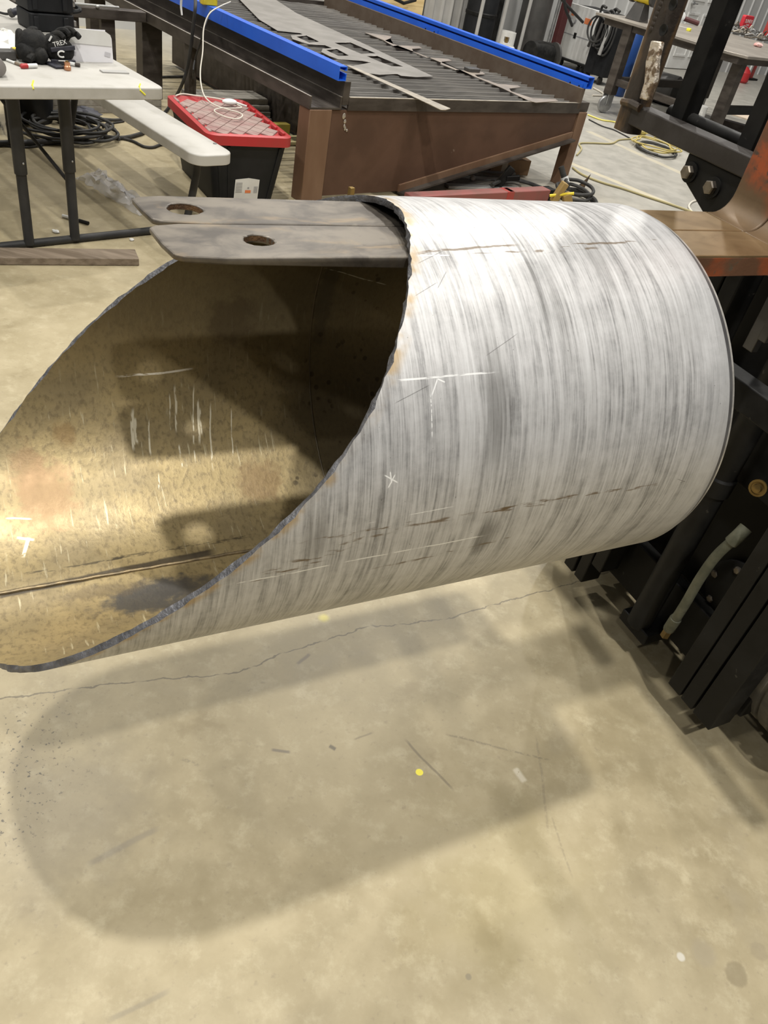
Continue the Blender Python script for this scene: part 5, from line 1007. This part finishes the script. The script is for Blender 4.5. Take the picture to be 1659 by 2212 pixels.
# lead cart with hoses
HS = 9.9; a = ons(1300, 150, HS); b = ons(1330, 30, HS)
hcT = Thing('hose_cart', 'black cart hung with looped welding hoses beside the white machine', 'cart', CT, (HS+.2, a.y, 0))
ya = ons(1322, 100, HS).y; yb_ = ons(1275, 100, HS).y; zt = ons(1300, 30, HS).z
hcT.add('cabinet', MB().box(HS, HS+.35, ya, yb_, .10, zt), M['blackplastic'], bev=.008)
for k in range(5):
    yc = ya+(yb_-ya)*(.25+.13*k); pts = [(HS-.03-.012*k, yc+(.10+.012*k)*math.cos(2*math.pi*i/14), .62+(.27-.03*k)*math.sin(2*math.pi*i/14)) for i in range(14)]
    hcT.add('hose_loop', MB().tube(crom(pts, 3, True), .013, 8, True), M['greytube'] if k % 2 else M['rubber'])
for yy in (ya+.12, ya+.35): hcT.add('hook_handle', MB().tube(crom([(HS, yy, zt-.02), (HS, yy, zt+.06), (HS-.02, yy-.03, zt+.09), (HS-.03, yy-.1, zt+.08)], 4), .016, 8), M['rubber'])
hcT.add('torch_handle', MB().tube([(HS-.05, ya+.08, .80), (HS-.06, ya+.12, .35)], .024, 10), M['lightgrey']); hcT.add('torch_handle', MB().tube([(HS-.05, ya+.22, .70), (HS-.07, ya+.25, .42)], .020, 10), M['tankgrey'])
for yy in (ya+.06, yb_-.06): hcT.add('caster_wheel', MB().lathe([(.01, 0), (.05, .003), (.05, .03), (.01, .033)], (HS+.06, yy, .0505), 18, (0, 1, 0)), M['rubber'])
c = ons(1378, 60, 9.7); single('blue_cylinder', 'tall blue gas bottle with a white shoulder behind the bench leg', 'gas cylinder', MB().lathe([(.11, .001), (.115, .02), (.115, c.z-.12)], (9.7, c.y, 0), 24), M['bluedark'], CT) if False else None
blT = Thing('blue_gas_bottle', 'tall blue gas bottle with a white cap behind the bench leg', 'gas cylinder', CT, (9.7, c.y, 0)); blT.add('bottle', MB().lathe([(.095, .001), (.10, .02), (.10, c.z-.06), (.08, c.z-.02)], (9.7, c.y, 0), 24), M['bluedark']); blT.add('cap', MB().lathe([(.082, c.z-.02), (.085, c.z+.03), (.05, c.z+.07)], (9.7, c.y, 0), 20), M['white'])
c = ons(1400, 110, 10.2); single('black_compressor', 'dark pump unit on the floor beyond the welding bench', 'pump', MB().lathe([(.10, 0), (.17, .03), (.18, .2), (.18, .5), (.12, .58)], (10.1, 6.9, .18), 22, (.3, -1, 0)), M['tankgrey'], CT)
# left of the white machine: tank, drum, post and frame, pallet wood
def at_l(px, py, l_): q = onp(px, py, l_); return q
d0 = at_l(1033, 60, 8.45); drT = Thing('black_drum', 'large black round hose drum standing by the back wall', 'drum', CT, (d0.x, 8.45, 0)); drT.add('shell', MB().lathe([(.185, .001), (.20, .02), (.20, 1.1), (.18, 1.14), (.05, 1.16)], (d0.x, 8.45, 0), 36), M['blackplastic']); drT.add('hoop', MB().lathe([(.20, .52), (.208, .53), (.208, .56), (.20, .57)], (d0.x, 8.45, 0), 36), M['black'])
for k, (px, py, nm) in enumerate(((1028, 75, 'grey pole leaning in front of the black drum'), (1080, 70, 'grey pole standing between the drum and the propane cylinder'), (1125, 88, 'thin grey pole standing before the dark tank'))):
    q = at_l(px, py, 7.85); single('steel_pole', nm, 'pole', MB().cyl((q.x, 7.85, .001), (q.x+.04, 7.87, 1.9), .022, 12), M['lightgrey'], CT)
q = at_l(1085, 60, 8.35); frT = Thing('cylinder_rack', 'black steel cylinder rack by the back wall', 'rack', CT, (q.x, 8.6, 0))
frT.add('back_plate', MB().box(q.x-.10, q.x+.30, 8.70, 8.73, .001, 1.9), M['black'], bev=.005); frT.add('shelf', MB().box(q.x-.10, q.x+.30, 8.45, 8.70, .05, .09), M['black'], bev=.005); frT.add('warning_label', MB().box(q.x-.05, q.x+.05, 8.692, 8.699, .55, .95), M['tankgrey']); frT.add('red_tag', MB().box(q.x-.05, q.x+.03, 8.688, 8.698, .40, .55), M['maroon'])
q = at_l(1148, 60, 8.5); tkT = Thing('air_tank', 'upright dark grey air tank by the back wall', 'tank', CT, (q.x, 8.5, 0)); tkT.add('shell', MB().lathe([(.16, .10), (.20, .16), (.205, .22), (.205, 1.5), (.16, 1.6)], (q.x, 8.5, 0), 32), M['tankgrey']); tkT.add('skirt', MB().lathe([(.17, .001), (.17, .12)], (q.x, 8.5, 0), 24), M['black']); tkT.add('gauge_pipe', MB().cyl((q.x+.15, 8.26, .2), (q.x+.17, 8.26, 1.3), .025, 10), M['galv'])
q = at_l(1203, 60, 8.2); single('maroon_column', 'maroon steel column between the tank and the white machine', 'column', MB().box(q.x-.04, q.x+.08, 8.12, 8.20, .001, 1.9), M['maroon'], CT, bev=.006)
q = at_l(1165, 112, 7.7); cpT = Thing('compressor_pump', 'small black compressor pump with wheels in front of the tank', 'compressor', CT, (q.x, 7.7, 0)); cpT.add('body', MB().lathe([(.05, -.2), (.13, -.18), (.14, 0), (.13, .18), (.05, .2)], (q.x, 7.7, .28), 22, (1, 0, 0)), M['black']); cpT.add('fan_wheel', MB().lathe([(.04, 0), (.16, .01), (.16, .04), (.04, .05)], (q.x+.24, 7.68, .26), 26, (1, -.2, 0)), M['tankgrey']); cpT.add('leg', MB().box(q.x-.15, q.x-.12, 7.62, 7.78, .001, .2), M['black']); cpT.add('leg', MB().box(q.x+.12, q.x+.15, 7.62, 7.78, .001, .2), M['black'])
single('torch_cable', 'thin dark lead drooping from the rack over the white machine', 'cable', MB().tube(crom([onp(1218, -6, 7.6), onp(1222, 20, 7.6), onp(1230, 40, 7.6), onp(1236, 56, 7.6)], 5), .018, 8), M['greytube'], CT)
single('torch_cable', 'long dark lead crossing the orange badge of the white machine', 'cable', MB().tube(crom([onp(1208, -8, 7.6), onp(1225, 12, 7.6), onp(1242, 30, 7.6), onp(1259, 48, 7.6)], 5), .018, 8), M['greytube'], CT)
q = at_l(878, 20, 8.2); plT = Thing('plywood_crate', 'pale yellow plywood crate behind the far blue rail', 'crate', CT, (q.x, 8.5, 0))
qa = at_l(820, 10, 8.2).x; qb = at_l(914, 20, 8.2).x
for k in range(5): plT.add('plank', MB().box(qa-.5, qb, 8.2, 8.222, .001+k*.19, .20+k*.19), M['plywood'], bev=.003)
plT.add('side', MB().box(qb-.022, qb, 8.225, 8.68, .02, .96), M['plywood'])
q0 = at_l(850, -4, 8.12); q1 = at_l(898, 0, 8.12); single('iron_handle', 'black V-shaped iron handle leaning on the plywood crate', 'handle', MB().tube([q0, at_l(872, 7, 8.12), q1], .018, 8), M['black'], CT)
gc0, gc1 = at_l(914, 40, 8.74).x, at_l(1006, 60, 8.74).x
cuT = Thing('grey_curtain', 'pale grey welding curtain hanging by the plywood crate', 'curtain', CT, ((gc0+gc1)/2, 8.74, 0)); cmb = MB(); A = []; B = []
for k in range(41):
    x = gc0+(gc1-gc0)*k/40; A.append((x, 8.74+.03*math.sin(k*.75)))
ring_ = A+[(x, y+.008) for x, y in A[::-1]]
cuT.add('cloth', cmb.prism(ring_, 'z', .02, 2.3), mat('grey_curtain_cloth', (.42, .41, .39), .7, 0, (.36, .35, .33), 3)); cuT.add('rail', MB().cyl((gc0-.05, 8.75, 2.31), (gc1+.05, 8.75, 2.31), .02, 10), M['galv']); cuT.add('pole', MB().cyl((gc0, 8.79, .0), (gc0, 8.79, 2.31), .02, 10), M['galv'])
# ------------------------------------------------------------------ cords on the far floor
flead('yellow cord running along the worn line behind the pipe', [(1237, 362), (1260, 378), (1300, 394), (1345, 407), (1395, 424), (1450, 442), (1490, 456), (1520, 470)], .009, M['cordyellow'], name='extension_cord', cat='cord')
flead('pale yellow cord curling near the mast', [(1495, 458), (1488, 445), (1500, 434), (1530, 432), (1560, 434)], .008, M['cordpale'], name='extension_cord', cat='cord')
flead('olive cord wandering from the table leg to the cord heap', [(1246, 335), (1256, 322), (1252, 310), (1280, 309), (1320, 310), (1338, 302), (1365, 300)], .008, M['cordyellow'], name='extension_cord', cat='cord')
flead('yellow cord running past the bench caster', [(1270, 248), (1300, 259), (1330, 264), (1370, 278)], .008, mat('bright_yellow_cord', (.7, .62, .15), .5), name='extension_cord', cat='cord')
flead('dark thin cord beside the yellow cord at the caster', [(1272, 258), (1300, 272), (1325, 280), (1345, 290), (1360, 298)], .006, M['greytube'], name='extension_cord', cat='cord')
flead('grey cord looped behind the cutting table corner', [(1282, 190), (1300, 200), (1302, 206), (1280, 206)], .010, M['cordpale'], name='extension_cord', cat='cord')
q = at(1412, 322); coil('cord_heap', 'yellow extension cord heaped on the floor by the mast', 'cord', q.x, q.y, .24, .30, 3.3, .007, .024, .012, mat('cord_gold', (.46, .37, .12), .55), 41, .35)
q = at(1378, 290); single('cord_hank', 'tied hank of yellow cord at the end of the heap', 'cord', MB().blob((q.x, q.y, .035), .10, .045, .034, 16, 10, .25, -.6, 3), mat('cord_hank', (.56, .45, .11), .6, 0, (.3, .24, .08), 40, lo=.4, hi=.6))
q = at(1402, 322); coil('air_hose', 'black hose coiled beneath the yellow cord heap by the mast', 'hose', q.x+.05, q.y-.04, .20, .30, 1.8, .011, .012, .006, M['rubber'], 61, .2)
